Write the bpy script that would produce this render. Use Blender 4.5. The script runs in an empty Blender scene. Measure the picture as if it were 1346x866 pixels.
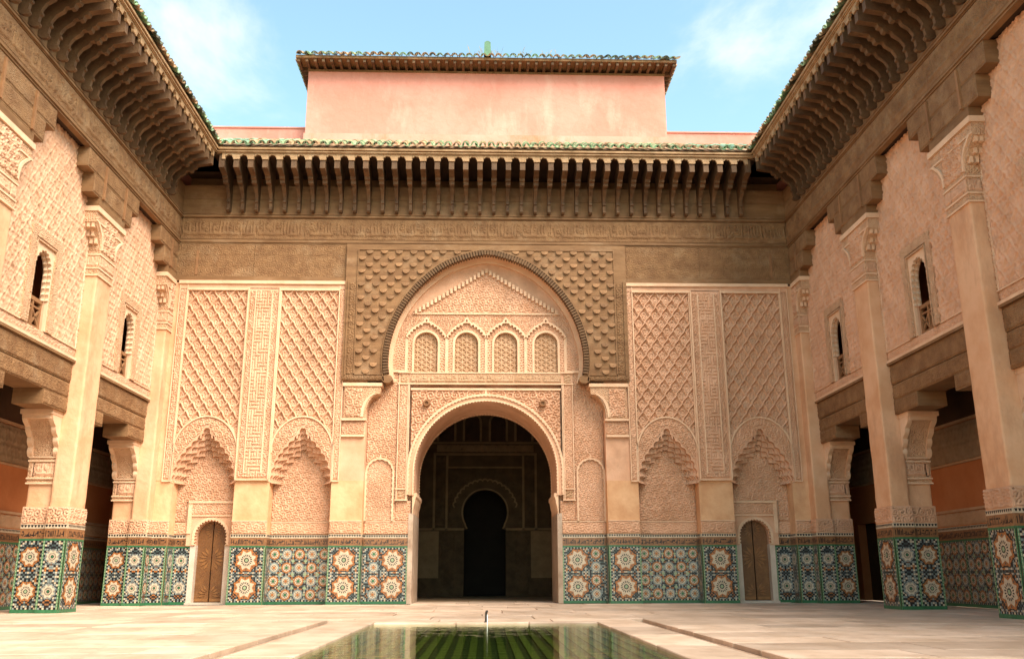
import bpy, math, random
import numpy as np
from mathutils import Vector, Matrix
random.seed(7); RNG = np.random.RandomState(11)
PI = math.pi
scene = bpy.context.scene
COL = scene.collection

# ------------------------------------------------------------------ camera
cam_data = bpy.data.cameras.new("camera"); cam = bpy.data.objects.new("camera", cam_data); COL.objects.link(cam)
F_PX, YAW, PITCH, ROLL = 1200.0, .031, .263, -.003
fw = Vector((math.sin(YAW)*math.cos(PITCH), math.cos(YAW)*math.cos(PITCH), math.sin(PITCH)))
rt = Vector((math.cos(YAW), -math.sin(YAW), 0)); up = rt.cross(fw)
rt2 = rt*math.cos(ROLL)+up*math.sin(ROLL); up2 = up*math.cos(ROLL)-rt*math.sin(ROLL)
cam.matrix_world = Matrix(((rt2.x, up2.x, -fw.x, -.04), (rt2.y, up2.y, -fw.y, -21.5), (rt2.z, up2.z, -fw.z, .62), (0, 0, 0, 1)))
cam_data.sensor_width = 36; cam_data.sensor_fit = 'HORIZONTAL'; cam_data.lens = 36*F_PX/1346
cam_data.clip_start = .1; cam_data.clip_end = 3000
scene.camera = cam

# ------------------------------------------------------------------ light
SUN_EL, SUN_AZ = math.radians(49), math.radians(138)     # azimuth clockwise from +Y (the view direction)
SKY_STRENGTH, SUN_STRENGTH, SUN_ANGLE, EXPOSURE = .14, 3.0, 48, 1.6
world = bpy.data.worlds.new("World"); scene.world = world; world.use_nodes = True
wn, wl = world.node_tree.nodes, world.node_tree.links
wn.clear()
w_out = wn.new('ShaderNodeOutputWorld'); w_bg = wn.new('ShaderNodeBackground')
w_sky = wn.new('ShaderNodeTexSky'); w_sky.sky_type = 'NISHITA'; w_sky.sun_disc = False
w_sky.sun_elevation = SUN_EL; w_sky.sun_rotation = SUN_AZ
w_sky.air_density = 1.0; w_sky.dust_density = 1.2; w_sky.ozone_density = 1.0
w_tc = wn.new('ShaderNodeTexCoord'); w_map = wn.new('ShaderNodeMapping'); w_map.inputs['Scale'].default_value = (1.0, 1.0, 1.9)
w_map.inputs['Location'].default_value = (1.75, .4, .9)
w_n = wn.new('ShaderNodeTexNoise'); w_n.inputs['Scale'].default_value = 3.4; w_n.inputs['Detail'].default_value = 9; w_n.inputs['Roughness'].default_value = .58
w_n.inputs['Distortion'].default_value = .35
w_r = wn.new('ShaderNodeMapRange'); w_r.interpolation_type = 'SMOOTHSTEP'
w_r.inputs['From Min'].default_value = .47; w_r.inputs['From Max'].default_value = .78; w_r.inputs['To Min'].default_value = .0; w_r.inputs['To Max'].default_value = .85
w_mix = wn.new('ShaderNodeMix'); w_mix.data_type = 'RGBA'; w_mix.inputs['B'].default_value = (3.0, 3.1, 3.1, 1)
wl.new(w_tc.outputs['Generated'], w_map.inputs['Vector']); wl.new(w_map.outputs['Vector'], w_n.inputs['Vector'])
wl.new(w_n.outputs['Fac'], w_r.inputs['Value']); wl.new(w_r.outputs['Result'], w_mix.inputs['Factor'])
w_wb = wn.new('ShaderNodeMix'); w_wb.data_type = 'RGBA'; w_wb.blend_type = 'MULTIPLY'; w_wb.inputs['Factor'].default_value = 1; w_wb.inputs['B'].default_value = (1.04, 1.12, .87, 1)   # warm white balance
wl.new(w_sky.outputs['Color'], w_wb.inputs['A']); wl.new(w_wb.outputs['Result'], w_mix.inputs['A']); wl.new(w_mix.outputs['Result'], w_bg.inputs['Color'])
w_bg.inputs['Strength'].default_value = SKY_STRENGTH; wl.new(w_bg.outputs['Background'], w_out.inputs['Surface'])
sun_d = bpy.data.lights.new("sun", 'SUN'); sun = bpy.data.objects.new("sun", sun_d); COL.objects.link(sun)
sun_d.energy = SUN_STRENGTH; sun_d.angle = math.radians(SUN_ANGLE); sun_d.color = (1, .865, .76)
sdir = Vector((math.sin(SUN_AZ)*math.cos(SUN_EL), math.cos(SUN_AZ)*math.cos(SUN_EL), math.sin(SUN_EL)))
sun.rotation_euler = sdir.to_track_quat('Z', 'Y').to_euler(); sun.location = (0, -10, 30)
scene.view_settings.view_transform = 'Standard'; scene.view_settings.look = 'None'
scene.view_settings.gamma = 1; scene.view_settings.exposure = EXPOSURE; scene.view_settings.use_curve_mapping = False
scene.render.engine = 'CYCLES'
scene.cycles.max_bounces = 8; scene.cycles.diffuse_bounces = 4; scene.cycles.glossy_bounces = 4
scene.cycles.sample_clamp_indirect = 6

# ------------------------------------------------------------------ materials
M = {}
def mat(name, c1, c2=None, scale=1.5, rough=.85, bump=0., bscale=30, rand=0., spec=.3, detail=6, stain=None, stretch=(1, 1, 1), kind='noise', contrast=(.35, .65), bdist=.02):
    m = bpy.data.materials.new(name); m.use_nodes = True; N, L = m.node_tree.nodes, m.node_tree.links
    b = N['Principled BSDF']; b.inputs['Roughness'].default_value = rough
    b.inputs['Specular IOR Level'].default_value = spec
    c2 = c2 or tuple(x*.85 for x in c1)
    geo = N.new('ShaderNodeNewGeometry'); mp = N.new('ShaderNodeMapping'); mp.inputs['Scale'].default_value = stretch
    L.new(geo.outputs['Position'], mp.inputs['Vector'])
    nz = N.new('ShaderNodeTexNoise'); nz.inputs['Scale'].default_value = scale; nz.inputs['Detail'].default_value = detail; nz.inputs['Roughness'].default_value = .62
    L.new(mp.outputs['Vector'], nz.inputs['Vector'])
    mr = N.new('ShaderNodeMapRange'); mr.inputs['From Min'].default_value = contrast[0]; mr.inputs['From Max'].default_value = contrast[1]
    L.new(nz.outputs['Fac'], mr.inputs['Value'])
    mx = N.new('ShaderNodeMix'); mx.data_type = 'RGBA'; mx.inputs['A'].default_value = (*c1, 1); mx.inputs['B'].default_value = (*c2, 1)
    L.new(mr.outputs['Result'], mx.inputs['Factor']); out = mx.outputs['Result']
    if stain:
        n2 = N.new('ShaderNodeTexNoise'); n2.inputs['Scale'].default_value = stain[1]; n2.inputs['Detail'].default_value = 8; n2.inputs['Roughness'].default_value = .7
        mp2 = N.new('ShaderNodeMapping'); mp2.inputs['Scale'].default_value = stain[3] if len(stain) > 3 else (1, 1, 1); mp2.inputs['Location'].default_value = (3.1, 7.7, 1.3)
        L.new(geo.outputs['Position'], mp2.inputs['Vector']); L.new(mp2.outputs['Vector'], n2.inputs['Vector'])
        r2 = N.new('ShaderNodeMapRange'); r2.inputs['From Min'].default_value = .52; r2.inputs['From Max'].default_value = .72; r2.inputs['To Max'].default_value = stain[2]
        L.new(n2.outputs['Fac'], r2.inputs['Value'])
        m2 = N.new('ShaderNodeMix'); m2.data_type = 'RGBA'; m2.inputs['B'].default_value = (*stain[0], 1)
        L.new(r2.outputs['Result'], m2.inputs['Factor']); L.new(out, m2.inputs['A']); out = m2.outputs['Result']
    if rand:
        oi = N.new('ShaderNodeObjectInfo'); hs = N.new('ShaderNodeHueSaturation')
        r3 = N.new('ShaderNodeMapRange'); r3.inputs['To Min'].default_value = 1-rand; r3.inputs['To Max'].default_value = 1+rand
        L.new(oi.outputs['Random'], r3.inputs['Value']); L.new(r3.outputs['Result'], hs.inputs['Value'])
        L.new(out, hs.inputs['Color']); out = hs.outputs['Color']
    L.new(out, b.inputs['Base Color'])
    if bump:
        bp = N.new('ShaderNodeBump'); bp.inputs['Strength'].default_value = bump; bp.inputs['Distance'].default_value = bdist
        if kind == 'voronoi':
            vz = N.new('ShaderNodeTexVoronoi'); vz.feature = 'DISTANCE_TO_EDGE'; vz.inputs['Scale'].default_value = bscale
            L.new(mp.outputs['Vector'], vz.inputs['Vector']); L.new(vz.outputs['Distance'], bp.inputs['Height'])
        else:
            bn = N.new('ShaderNodeTexNoise'); bn.inputs['Scale'].default_value = bscale; bn.inputs['Detail'].default_value = 4
            L.new(mp.outputs['Vector'], bn.inputs['Vector']); L.new(bn.outputs['Fac'], bp.inputs['Height'])
        L.new(bp.outputs['Normal'], b.inputs['Normal'])
    M[name] = m; return m
mat('stucco', (.68, .41, .26), (.58, .325, .19), 2.2, .9, .35, 60, stain=((.40, .235, .14), 1.1, .65))
mat('stucco_pale', (.74, .51, .33), (.66, .42, .26), 3, .9, .3, 50, stain=((.5, .34, .21), 2.0, .4))
mat('stucco_grey', (.50, .32, .19), (.42, .25, .135), 3, .9, .3, 50)
mat('stucco_carved', (.66, .42, .25), (.55, .32, .18), 5, .9, .9, 26, kind='voronoi', bdist=.05)
mat('plaster', (.70, .43, .235), (.58, .31, .15), 1.3, .8, .5, 9, stain=((.50, .265, .14), 1.3, .8, (1, 1, .4)), contrast=(.4, .62))
mat('plaster_peach', (.70, .42, .245), (.62, .335, .175), 1.5, .8, .6, 8, stain=((.45, .235, .125), 1.5, .85, (1, 1, .35)), contrast=(.4, .62))
mat('plaster_orange', (.50, .19, .07), (.42, .14, .045), 1.2, .8, .15, 14, stain=((.36, .12, .04), .9, .5))
mat('pink_wall', (.66, .285, .215), (.60, .235, .17), .7, .85, .5, 5, stain=((.72, .40, .31), 1.3, .8, (1, 1, .3)), bdist=.03, contrast=(.42, .6))
N, L = M['pink_wall'].node_tree.nodes, M['pink_wall'].node_tree.links      # fine shrinkage cracks in the render
_b = N['Principled BSDF']; _src = _b.inputs['Base Color'].links[0].from_socket; _g = N.new('ShaderNodeNewGeometry'); _n = N.new('ShaderNodeTexNoise'); _n.inputs['Scale'].default_value = 3; _n.inputs['Detail'].default_value = 5
_a = N.new('ShaderNodeVectorMath'); _a.operation = 'MULTIPLY_ADD'; _a.inputs[1].default_value = (.5, .5, .5); L.new(_g.outputs['Position'], _n.inputs['Vector']); L.new(_n.outputs['Color'], _a.inputs[0]); L.new(_g.outputs['Position'], _a.inputs[2])
_v = N.new('ShaderNodeTexVoronoi'); _v.feature = 'DISTANCE_TO_EDGE'; _v.inputs['Scale'].default_value = 2.6; L.new(_a.outputs['Vector'], _v.inputs['Vector'])
_r = N.new('ShaderNodeMapRange'); _r.inputs['From Min'].default_value = .005; _r.inputs['From Max'].default_value = .05; _r.inputs['To Min'].default_value = .22; _r.inputs['To Max'].default_value = 0; L.new(_v.outputs['Distance'], _r.inputs['Value'])
_m = N.new('ShaderNodeMix'); _m.data_type = 'RGBA'; _m.inputs['B'].default_value = (.52, .19, .12, 1); L.new(_r.outputs['Result'], _m.inputs['Factor']); L.new(_src, _m.inputs['A']); L.new(_m.outputs['Result'], _b.inputs['Base Color'])
mat('wood', (.25, .135, .058), (.165, .082, .033), 3.0, .75, .5, 26, stretch=(.35, .35, 2.2), stain=((.33, .21, .115), 1.6, .7), bdist=.015)
mat('wood_carved', (.28, .152, .066), (.19, .094, .039), 4, .75, .8, 30, stain=((.37, .25, .14), 1.3, .6), kind='voronoi', bdist=.025)
mat('wood_warm', (.30, .15, .065), (.22, .105, .045), 4, .7, .3, 30, rand=.12)
mat('wood_shaded', (.14, .075, .034), (.085, .043, .019), 4, .7, .35, 30, rand=.18, stain=((.19, .12, .065), 2.5, .6))  # cedar darkened in colour to deepen the shade under the eaves
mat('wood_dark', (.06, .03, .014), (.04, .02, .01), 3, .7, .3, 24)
mat('door_wood', (.20, .085, .024), (.13, .052, .015), 6, .42, .3, 40, spec=.5, stain=((.18, .075, .022), 3, .7))
mat('door_carve', (.27, .12, .035), (.21, .09, .026), 8, .42, .2, 40, spec=.5)
mat('tile_green', (.15, .30, .15), (.30, .42, .25), 6, .3, .3, 22, rand=.3, spec=.4, stain=((.36, .33, .22), 5, .95))
mat('tile_clay', (.42, .25, .14), (.30, .19, .10), 6, .7, .3, 22, rand=.25, stain=((.13, .25, .14), 5, .9))
mat('tile_dark', (.10, .085, .055), (.06, .075, .045), 6, .55, .3, 22, rand=.3, stain=((.17, .15, .10), 5, .8))
mat('marble', (.55, .42, .31), (.44, .32, .22), 2.0, .5, .2, 20, rand=.22, spec=.4, stain=((.24, .15, .09), 2.3, .75), stretch=(1, .5, 1), contrast=(.4, .62))
mat('joint', (.20, .13, .08), (.15, .10, .06), 8, .9)
mat('channel_stone', (.40, .28, .19), (.30, .20, .13), 3, .8, .3, 20)
mat('marble_white', (.62, .52, .42), (.52, .42, .32), 3, .5, .1, 20)
mat('metal', (.04, .035, .03), (.06, .05, .04), 10, .4, spec=.5)
mat('void', (.02, .014, .01), (.015, .01, .007), 3, .9)  # near-black colour standing in for unlit depth behind doors and in the alcove
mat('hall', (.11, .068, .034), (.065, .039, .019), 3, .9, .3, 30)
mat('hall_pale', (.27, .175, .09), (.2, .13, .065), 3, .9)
mat('gal_wood', (.085, .04, .018), (.06, .027, .012), 3, .7, .3, 24)
mat('weed', (.35, .26, .14), (.25, .2, .1), 5, .9)
mat('pool_green', (.105, .12, .03), (.075, .09, .022), 5, .5, rand=.15)
mat('pool_dark', (.022, .03, .010), (.03, .04, .014), 5, .5)
ZC = [('black', (.014, .013, .016)), ('cream', (.58, .48, .34)), ('blue', (.23, .275, .26)), ('orange', (.40, .15, .042)),
      ('green', (.035, .155, .065)), ('pale_green', (.30, .38, .22)), ('tan', (.27, .125, .052)), ('deep', (.055, .085, .085))]
for n, c in ZC: mat('zellige_'+n, c, tuple(x*.72 for x in c), 14, .28, .12, 30, spec=.5)
ZMATS = ['zellige_'+n for n, _ in ZC]
K, W_, B_, O_, G_, P_, T_, D_ = range(8)
# water: fresnel mirror over a tinted clear body
m = bpy.data.materials.new('water'); m.use_nodes = True; N, L = m.node_tree.nodes, m.node_tree.links
N.remove(N['Principled BSDF']); fr = N.new('ShaderNodeFresnel'); fr.inputs['IOR'].default_value = 1.33
gl = N.new('ShaderNodeBsdfGlossy'); gl.inputs['Roughness'].default_value = .012; gl.inputs['Color'].default_value = (.9, .95, .85, 1)
tr = N.new('ShaderNodeBsdfTransparent'); tr.inputs['Color'].default_value = (.78, .90, .58, 1)
mxs = N.new('ShaderNodeMixShader'); wv = N.new('ShaderNodeTexNoise'); wv.inputs['Scale'].default_value = 5; wv.inputs['Detail'].default_value = 3
geo = N.new('ShaderNodeNewGeometry'); mpw = N.new('ShaderNodeMapping'); mpw.inputs['Scale'].default_value = (.5, 1.6, 1)
bw = N.new('ShaderNodeBump'); bw.inputs['Strength'].default_value = .09; bw.inputs['Distance'].default_value = .05
L.new(geo.outputs['Position'], mpw.inputs['Vector']); L.new(mpw.outputs['Vector'], wv.inputs['Vector']); L.new(wv.outputs['Fac'], bw.inputs['Height'])
L.new(bw.outputs['Normal'], gl.inputs['Normal']); L.new(bw.outputs['Normal'], fr.inputs['Normal'])
L.new(fr.outputs['Fac'], mxs.inputs['Fac']); L.new(tr.outputs['BSDF'], mxs.inputs[1]); L.new(gl.outputs['BSDF'], mxs.inputs[2])
L.new(mxs.outputs['Shader'], N['Material Output'].inputs['Surface']); M['water'] = m

# ------------------------------------------------------------------ helpers
ORG = {}
def empty(name, org, label=None, cat=None, group=None, parent=None):
    o = bpy.data.objects.new(name, None); COL.objects.link(o); org = Vector(org); ORG[o.name] = org
    if parent: o.parent = parent; o.location = org-ORG[parent.name]
    else: o.location = org
    o.empty_display_size = .3
    if label: o['label'] = label
    if cat: o['category'] = cat; o['kind'] = 'thing'
    if group: o['group'] = group
    return o
def mesh(name, V, Fc, mats, mi=None, smooth=False):
    me = bpy.data.meshes.new(name); V = np.asarray(V, float)
    if isinstance(Fc, np.ndarray):
        me.vertices.add(len(V)); me.vertices.foreach_set('co', V.ravel().astype(np.float32))
        n, k = Fc.shape; me.loops.add(n*k); me.loops.foreach_set('vertex_index', Fc.ravel().astype(np.int32))
        me.polygons.add(n); me.polygons.foreach_set('loop_start', (np.arange(n)*k).astype(np.int32)); me.polygons.foreach_set('loop_total', np.full(n, k, np.int32))
        me.update(calc_edges=True)
    else: me.from_pydata([tuple(v) for v in V], [], Fc)
    for m_ in ([mats] if isinstance(mats, str) else mats): me.materials.append(M[m_])
    if mi is not None: me.polygons.foreach_set('material_index', np.asarray(mi, np.int32))
    if smooth: me.polygons.foreach_set('use_smooth', np.ones(len(me.polygons), bool))
    me.update(); return me
def O(name, V, Fc, mats, parent=None, mi=None, smooth=False, kind=None, label=None, cat=None, group=None):
    V = np.asarray(V, float); lo, hi = V.min(0), V.max(0); org = Vector(((lo[0]+hi[0])/2, (lo[1]+hi[1])/2, lo[2]))
    o = bpy.data.objects.new(name, mesh(name, V-np.array(org), Fc, mats, mi, smooth)); COL.objects.link(o); ORG[o.name] = org
    if parent: o.parent = parent; o.location = org-ORG[parent.name]
    else: o.location = org
    if kind or cat: o['kind'] = kind or 'thing'
    if label: o['label'] = label
    if cat: o['category'] = cat
    if group: o['group'] = group
    return o
def inst(name, me, loc, parent=None, rz=0., scl=None):
    o = bpy.data.objects.new(name, me); COL.objects.link(o); loc = Vector(loc); ORG[o.name] = loc
    if parent: o.parent = parent; o.location = loc-ORG[parent.name]
    else: o.location = loc
    o.rotation_euler = (0, 0, rz)
    if scl: o.scale = scl
    return o
SPLIT = {'strip_moulding', 'panel_moulding', 'frieze_moulding', 'moulding', 'stem_moulding', 'block_moulding', 'door_jamb', 'spandrel_moulding', 'panel_frame', 'room_shell', 'roof_edge', 'surround_moulding', 'basin_side', 'alcove', 'window_ledge', 'corbel_moulding', 'foot', 'band_bed'}
class MB:
    """collects boxes, prisms and strips (world or frame coordinates) for one mesh"""
    def __init__(s, fr=None): s.V = []; s.F = []; s.mi = []; s.cuts = []; s.fr = fr or (lambda p: p)
    def add(s, V, Fc, mi=0):
        b = len(s.V); s.cuts.append((b, len(s.F))); s.V += [s.fr(v) for v in V]; s.F += [tuple(i+b for i in f) for f in Fc]; s.mi += [mi]*len(Fc); return s
    def box(s, a, b, mi=0, bev=0):
        (x0, y0, z0), (x1, y1, z1) = a, b
        x0, x1 = min(x0, x1), max(x0, x1); y0, y1 = min(y0, y1), max(y0, y1); z0, z1 = min(z0, z1), max(z0, z1)
        V = [(x0, y0, z0), (x1, y0, z0), (x1, y1, z0), (x0, y1, z0), (x0, y0, z1), (x1, y0, z1), (x1, y1, z1), (x0, y1, z1)]
        return s.add(V, [(0, 3, 2, 1), (4, 5, 6, 7), (0, 1, 5, 4), (1, 2, 6, 5), (2, 3, 7, 6), (3, 0, 4, 7)], mi)
    def prism(s, poly, t0, t1, axis=2, mi=0, w2=None):
        """poly of (a,b); extruded along the third coordinate 'axis' index from t0 to t1"""
        n = len(poly); V = []
        for t in (t0, t1):
            for a, b in poly:
                p = [a, b]; p.insert(axis, t); V.append(tuple(p))
        return s.add(V, [tuple(range(n-1, -1, -1)), tuple(range(n, 2*n))]+[(i, (i+1) % n, n+(i+1) % n, n+i) for i in range(n)], mi)
    def band(s, outer, inner, w0, w1, mi=0, closed=False):
        """strip between two open curves of (u,v), from depth w0 (front) to w1 (back)"""
        n = len(outer); V = [(u, v, w0) for u, v in outer]+[(u, v, w0) for u, v in inner]+[(u, v, w1) for u, v in outer]+[(u, v, w1) for u, v in inner]
        Fc = []
        for i in range(n-1):
            j = i+1
            Fc += [(i, j, n+j, n+i), (2*n+j, 2*n+i, 3*n+i, 3*n+j), (n+i, n+j, 3*n+j, 3*n+i), (j, i, 2*n+i, 2*n+j)]
        Fc += [(0, n, 3*n, 2*n), (n-1, 3*n-1, 4*n-1, 2*n-1)]
        return s.add(V, Fc, mi)
    def build(s, name, mats, parent=None, **k):
        if name in SPLIT and 'kind' not in k and len(s.cuts) > 1:      # every separate length is a part of its own
            ends = s.cuts[1:]+[(len(s.V), len(s.F))]
            for (v0, f0), (v1, f1) in zip(s.cuts, ends): O(name, s.V[v0:v1], [tuple(i-v0 for i in f) for f in s.F[f0:f1]], mats, parent, **k)
            return
        return O(name, s.V, s.F, mats, parent, mi=s.mi if not isinstance(mats, str) else None, **k)
# frames: (u along, v up, w out of the wall towards the court) -> world
def FB(y0=0.): return lambda p: (p[0], y0-p[2], p[1])
def FS(s, X): return lambda p: (s*(X-p[2]), -p[0], p[1])       # u = distance from the back wall
def FP(s, x0): return lambda p: (s*(x0+p[0]), p[2], p[1])       # faces -y, w is the y coordinate
def subsmooth(t, a, b): t = np.clip((t-a)/(b-a), 0, 1); return t*t*(3-2*t)
TAB = RNG.rand(64, 64)
def vnoise(u, v):
    i = np.floor(u).astype(int); j = np.floor(v).astype(int); f = u-i; g = v-j; f = f*f*(3-2*f); g = g*g*(3-2*g)
    a = TAB[i % 64, j % 64]; b = TAB[(i+1) % 64, j % 64]; c = TAB[i % 64, (j+1) % 64]; d = TAB[(i+1) % 64, (j+1) % 64]
    return a*(1-f)*(1-g)+b*f*(1-g)+c*(1-f)*g+d*f*g
def arab(u, v, s=.24):
    """scrolling carved foliage"""
    u = u+.02*(vnoise(u*5, v*5)-.5); v = v+.02*(vnoise(u*5+9, v*5+4)-.5)
    p = u/s; q = v/s; j = np.floor(q); p = p+.5*(j % 2); i = np.floor(p); a = p-i-.5; b = q-j-.5
    h = np.where((i+j) % 2 == 0, 1., -1.); r = np.hypot(a, b); th = np.arctan2(b, a)
    f = np.sin(h*th+2*PI*r*3.0)+.5*np.sin(5*th*h+2*PI*r*1.5)*subsmooth(r, .1, .4)
    g = np.cos(2*PI*(u/s*1.5+.3*np.sin(v/s*5)))*np.cos(2*PI*v/s*1.5)
    return subsmooth(f+.5*g, -.25, .45)
def knot(u, v, s=.2):
    a = np.sin(2*PI*u/s+1.1*np.sin(2*PI*v/s)); b = np.sin(2*PI*v/s*1.0+1.1*np.sin(2*PI*u/s*.5)); return subsmooth(np.maximum(np.abs(a*.8), np.abs(b)*.9)-.45, 0, .35)
def sebka(u, v, cw=.275, ch=.40):
    p = u/cw; q = v/ch; p = p+.04*np.sin(4*PI*q); a = p+q; b = p-q
    da = np.abs(a-np.round(a)); db = np.abs(b-np.round(b)); dm = np.minimum(da, db)
    ridge = 1-subsmooth(dm, .055, .10)
    fa = a-np.floor(a)-.5; fb = b-np.floor(b)-.5; x = (fa+fb)/2; y = (fa-fb)/2
    r = np.hypot(x*1.25, y+.06); ring = (1-subsmooth(np.abs(r-.2), .03, .06)); core = 1-subsmooth(np.hypot(x*1.4, y+.1), .05, .10)
    pit = subsmooth(y, .10, .26)*(1-subsmooth(np.abs(x), .16, .26))
    ar = arab(u, v, .13)
    return np.clip(np.maximum(ridge, .28+.35*ring+.28*core+.16*ar-.5*pit), 0, 1)
def rosefield(u, v, s=.25):
    """interlaced rings forming six-petalled flowers, each with a deep eye"""
    w = .008; uu = u+w*(vnoise(u*7, v*7)-.5); vv = (v+w*(vnoise(u*7+5, v*7+2)-.5))/1.22; R = s*1.06
    p = uu/s; q = vv/(s*.866); j0 = np.floor(q); line = np.zeros(u.shape); eye = np.zeros(u.shape)
    for dj in (-1, 0, 1, 2):
        j = j0+dj; off = .5*(j % 2); i0 = np.floor(p-off)
        for di in (-1, 0, 1, 2):
            d = np.hypot(uu-(i0+di+off)*s, vv-j*s*.866)
            line = np.maximum(line, 1-subsmooth(np.abs(d-R), .010, .022)); eye = np.maximum(eye, 1-subsmooth(d, .026, .042))
            line = np.maximum(line, .85*(1-subsmooth(np.abs(d-.055), .008, .018)))
    n = arab(u, v, .085)
    return np.clip(.30+.20*n+.62*line-1.1*eye, 0, 1)
def rosesebka(u, v):
    return np.maximum(rosefield(u, v, .24)*.85, sebka(u, v, .5, .95)*(sebka(u, v, .5, .95) > .9))
def script(u, v, v0, v1):
    """raised lettering over fine scrolls: uprights of uneven height on a broken base line, joined by short curls"""
    H = v1-v0; t = (v-v0)/H; uu = u+.02*(vnoise(u*6+3, t*4)-.5); k = uu/(H*.17); i = np.floor(k); ii = i.astype(int)
    rn = TAB[(ii*7+3) % 64, (ii*3+int(v0*10)) % 64]; r2 = TAB[(ii*5) % 64, (ii*11+7) % 64]
    f = k-i-.5
    up_ = (1-subsmooth(np.abs(f+.15*np.sin(t*5+rn*6)), .13, .24))*(t < .40+.52*rn)*(t > .18)*(rn > .35)
    base = (1-subsmooth(np.abs(t-.22-.05*(r2-.5)), .055, .10))*(r2 > .22)
    curl = (1-subsmooth(np.abs(np.hypot(f*1.1, (t-.50-.3*(r2-.5))*4.2)-.36), .10, .2))*(rn < .5)
    dots = (1-subsmooth(np.hypot(f*H*.17, (t-.82)*H), H*.035, H*.07))*(r2 > .6)
    bg = .38*arab(u, v, max(.09, H*.26)); h = np.maximum(np.maximum(up_, base), np.maximum(curl, np.maximum(dots, bg))); e = np.minimum(t, 1-t)
    q = u/(H*3.1); sep = subsmooth(np.abs(q-np.round(q))*H*3.1, .012, .03)
    return h*subsmooth(e, .03, .09)*sep
def kufic(u, v):
    p = u/.062; q = v/.085; i = np.floor(p); j = np.floor(q); rn = TAB[(i.astype(int)*5+j.astype(int)*11) % 64, (j.astype(int)*3+i.astype(int)) % 64]
    a = np.abs(p-i-.5); b = np.abs(q-j-.5)
    h = np.where(rn > .5, 1-subsmooth(a, .2, .3), 1-subsmooth(b, .2, .3)); return np.maximum(h, .5*arab(u, v, .1))
def plankwood(u, v, v0, n, hh):
    """n carved boards of height hh with worn edges"""
    t = (v-v0)/hh; e = np.abs(t-np.round(t))*hh
    return np.clip(.75+.25*arab(u*1.0, v, .16)-.1*vnoise(u*3, v*30), 0, 1)*subsmooth(e, .004, .014)
def HF(name, fr, u0, u1, v0, v1, hfun, depth, m, parent, res=.016, w0=0., mask=None, kind=None, smooth=True, rim=True):
    nu = max(2, int(round((u1-u0)/res))+1); nv = max(2, int(round((v1-v0)/res))+1)
    U, Vv = np.meshgrid(np.linspace(u0, u1, nu), np.linspace(v0, v1, nv), indexing='ij')
    h = hfun(U, Vv)*depth+w0
    if rim:   # edges drop back to the bed so that the panel closes against the wall
        h[0, :] = w0-.02; h[-1, :] = w0-.02; h[:, 0] = w0-.02; h[:, -1] = w0-.02
    keep = np.ones((nu-1, nv-1), bool)
    if mask is not None:
        ok = mask(U, Vv); keep = ok[:-1, :-1] & ok[1:, :-1] & ok[:-1, 1:] & ok[1:, 1:]
    P = np.stack([U, Vv, h], -1).reshape(-1, 3)
    probe = np.array([fr((0, 0, 0)), fr((1, 0, 0)), fr((0, 1, 0)), fr((0, 0, 1))], float)
    A = np.stack([probe[1]-probe[0], probe[2]-probe[0], probe[3]-probe[0]]); Pw = P@A+probe[0]
    idx = np.arange(nu*nv).reshape(nu, nv); q = np.stack([idx[:-1, :-1], idx[1:, :-1], idx[1:, 1:], idx[:-1, 1:]], -1)[keep]
    if np.linalg.det(A) < 0: q = q[:, ::-1]
    used = np.unique(q); rem = np.full(nu*nv, -1); rem[used] = np.arange(len(used))
    return O(name, Pw[used], np.ascontiguousarray(rem[q]), m, parent, smooth=smooth, kind=kind)
# curves
def arc(cx, cz, r, a0, a1, n): return [(cx+r*math.cos(math.radians(a0+(a1-a0)*i/n)), cz+r*math.sin(math.radians(a0+(a1-a0)*i/n))) for i in range(n+1)]
def stilted(cx, cz, r, zb, n=32, rx=None):
    """round arch with straight legs down to zb, left to right"""
    pts = [(cx+(rx or r)*math.cos(PI-PI*i/n), cz+r*math.sin(PI*i/n)) for i in range(n+1)]
    return [(pts[0][0], zb)]+pts+[(pts[-1][0], zb)]
def pointed(cx, zs, hw, zt, n=32, p=1.7):
    out = []
    for i in range(n+1):
        t = -1+2*i/n; out.append((cx+hw*math.sin(t*PI/2)*1.0, zs+(zt-zs)*(1-abs(math.sin(t*PI/2))**p)**(1/1.6)))
    return out
def resample(pts, n):
    P = np.array(pts); d = np.r_[0, np.cumsum(np.hypot(*np.diff(P, axis=0).T))]; t = np.linspace(0, d[-1], n)
    return [(float(np.interp(q, d, P[:, 0])), float(np.interp(q, d, P[:, 1]))) for q in t]
def offset(pts, k):
    P = np.array(pts); T = np.gradient(P, axis=0); T /= np.hypot(*T.T)[:, None]+1e-9; Nn = np.stack([-T[:, 1], T[:, 0]], -1); k = np.asarray(k)
    return [tuple(p) for p in P+Nn*(k[:, None] if k.ndim else k)]      # left of travel: outwards for left-to-right arches
def lobes(pts, n, amp, m=8):
    P = resample(pts, n*m+1); t = np.linspace(0, n, n*m+1); return offset(P, -amp*(1-np.abs(np.sin(PI*t))))
def smoothcurve(pts, n):
    P = np.array(pts, float); t = np.r_[0, np.cumsum(np.hypot(*np.diff(P, axis=0).T))]; out = []
    for q in np.linspace(0, t[-1], n):
        i = min(max(np.searchsorted(t, q)-1, 0), len(P)-2); a = P[max(i-1, 0)]; b = P[i]; c = P[i+1]; d = P[min(i+2, len(P)-1)]
        s = (q-t[i])/(t[i+1]-t[i]); out.append(tuple(.5*((2*b)+(-a+c)*s+(2*a-5*b+4*c-d)*s*s+(-a+3*b-3*c+d)*s**3)))
    return out
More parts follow.
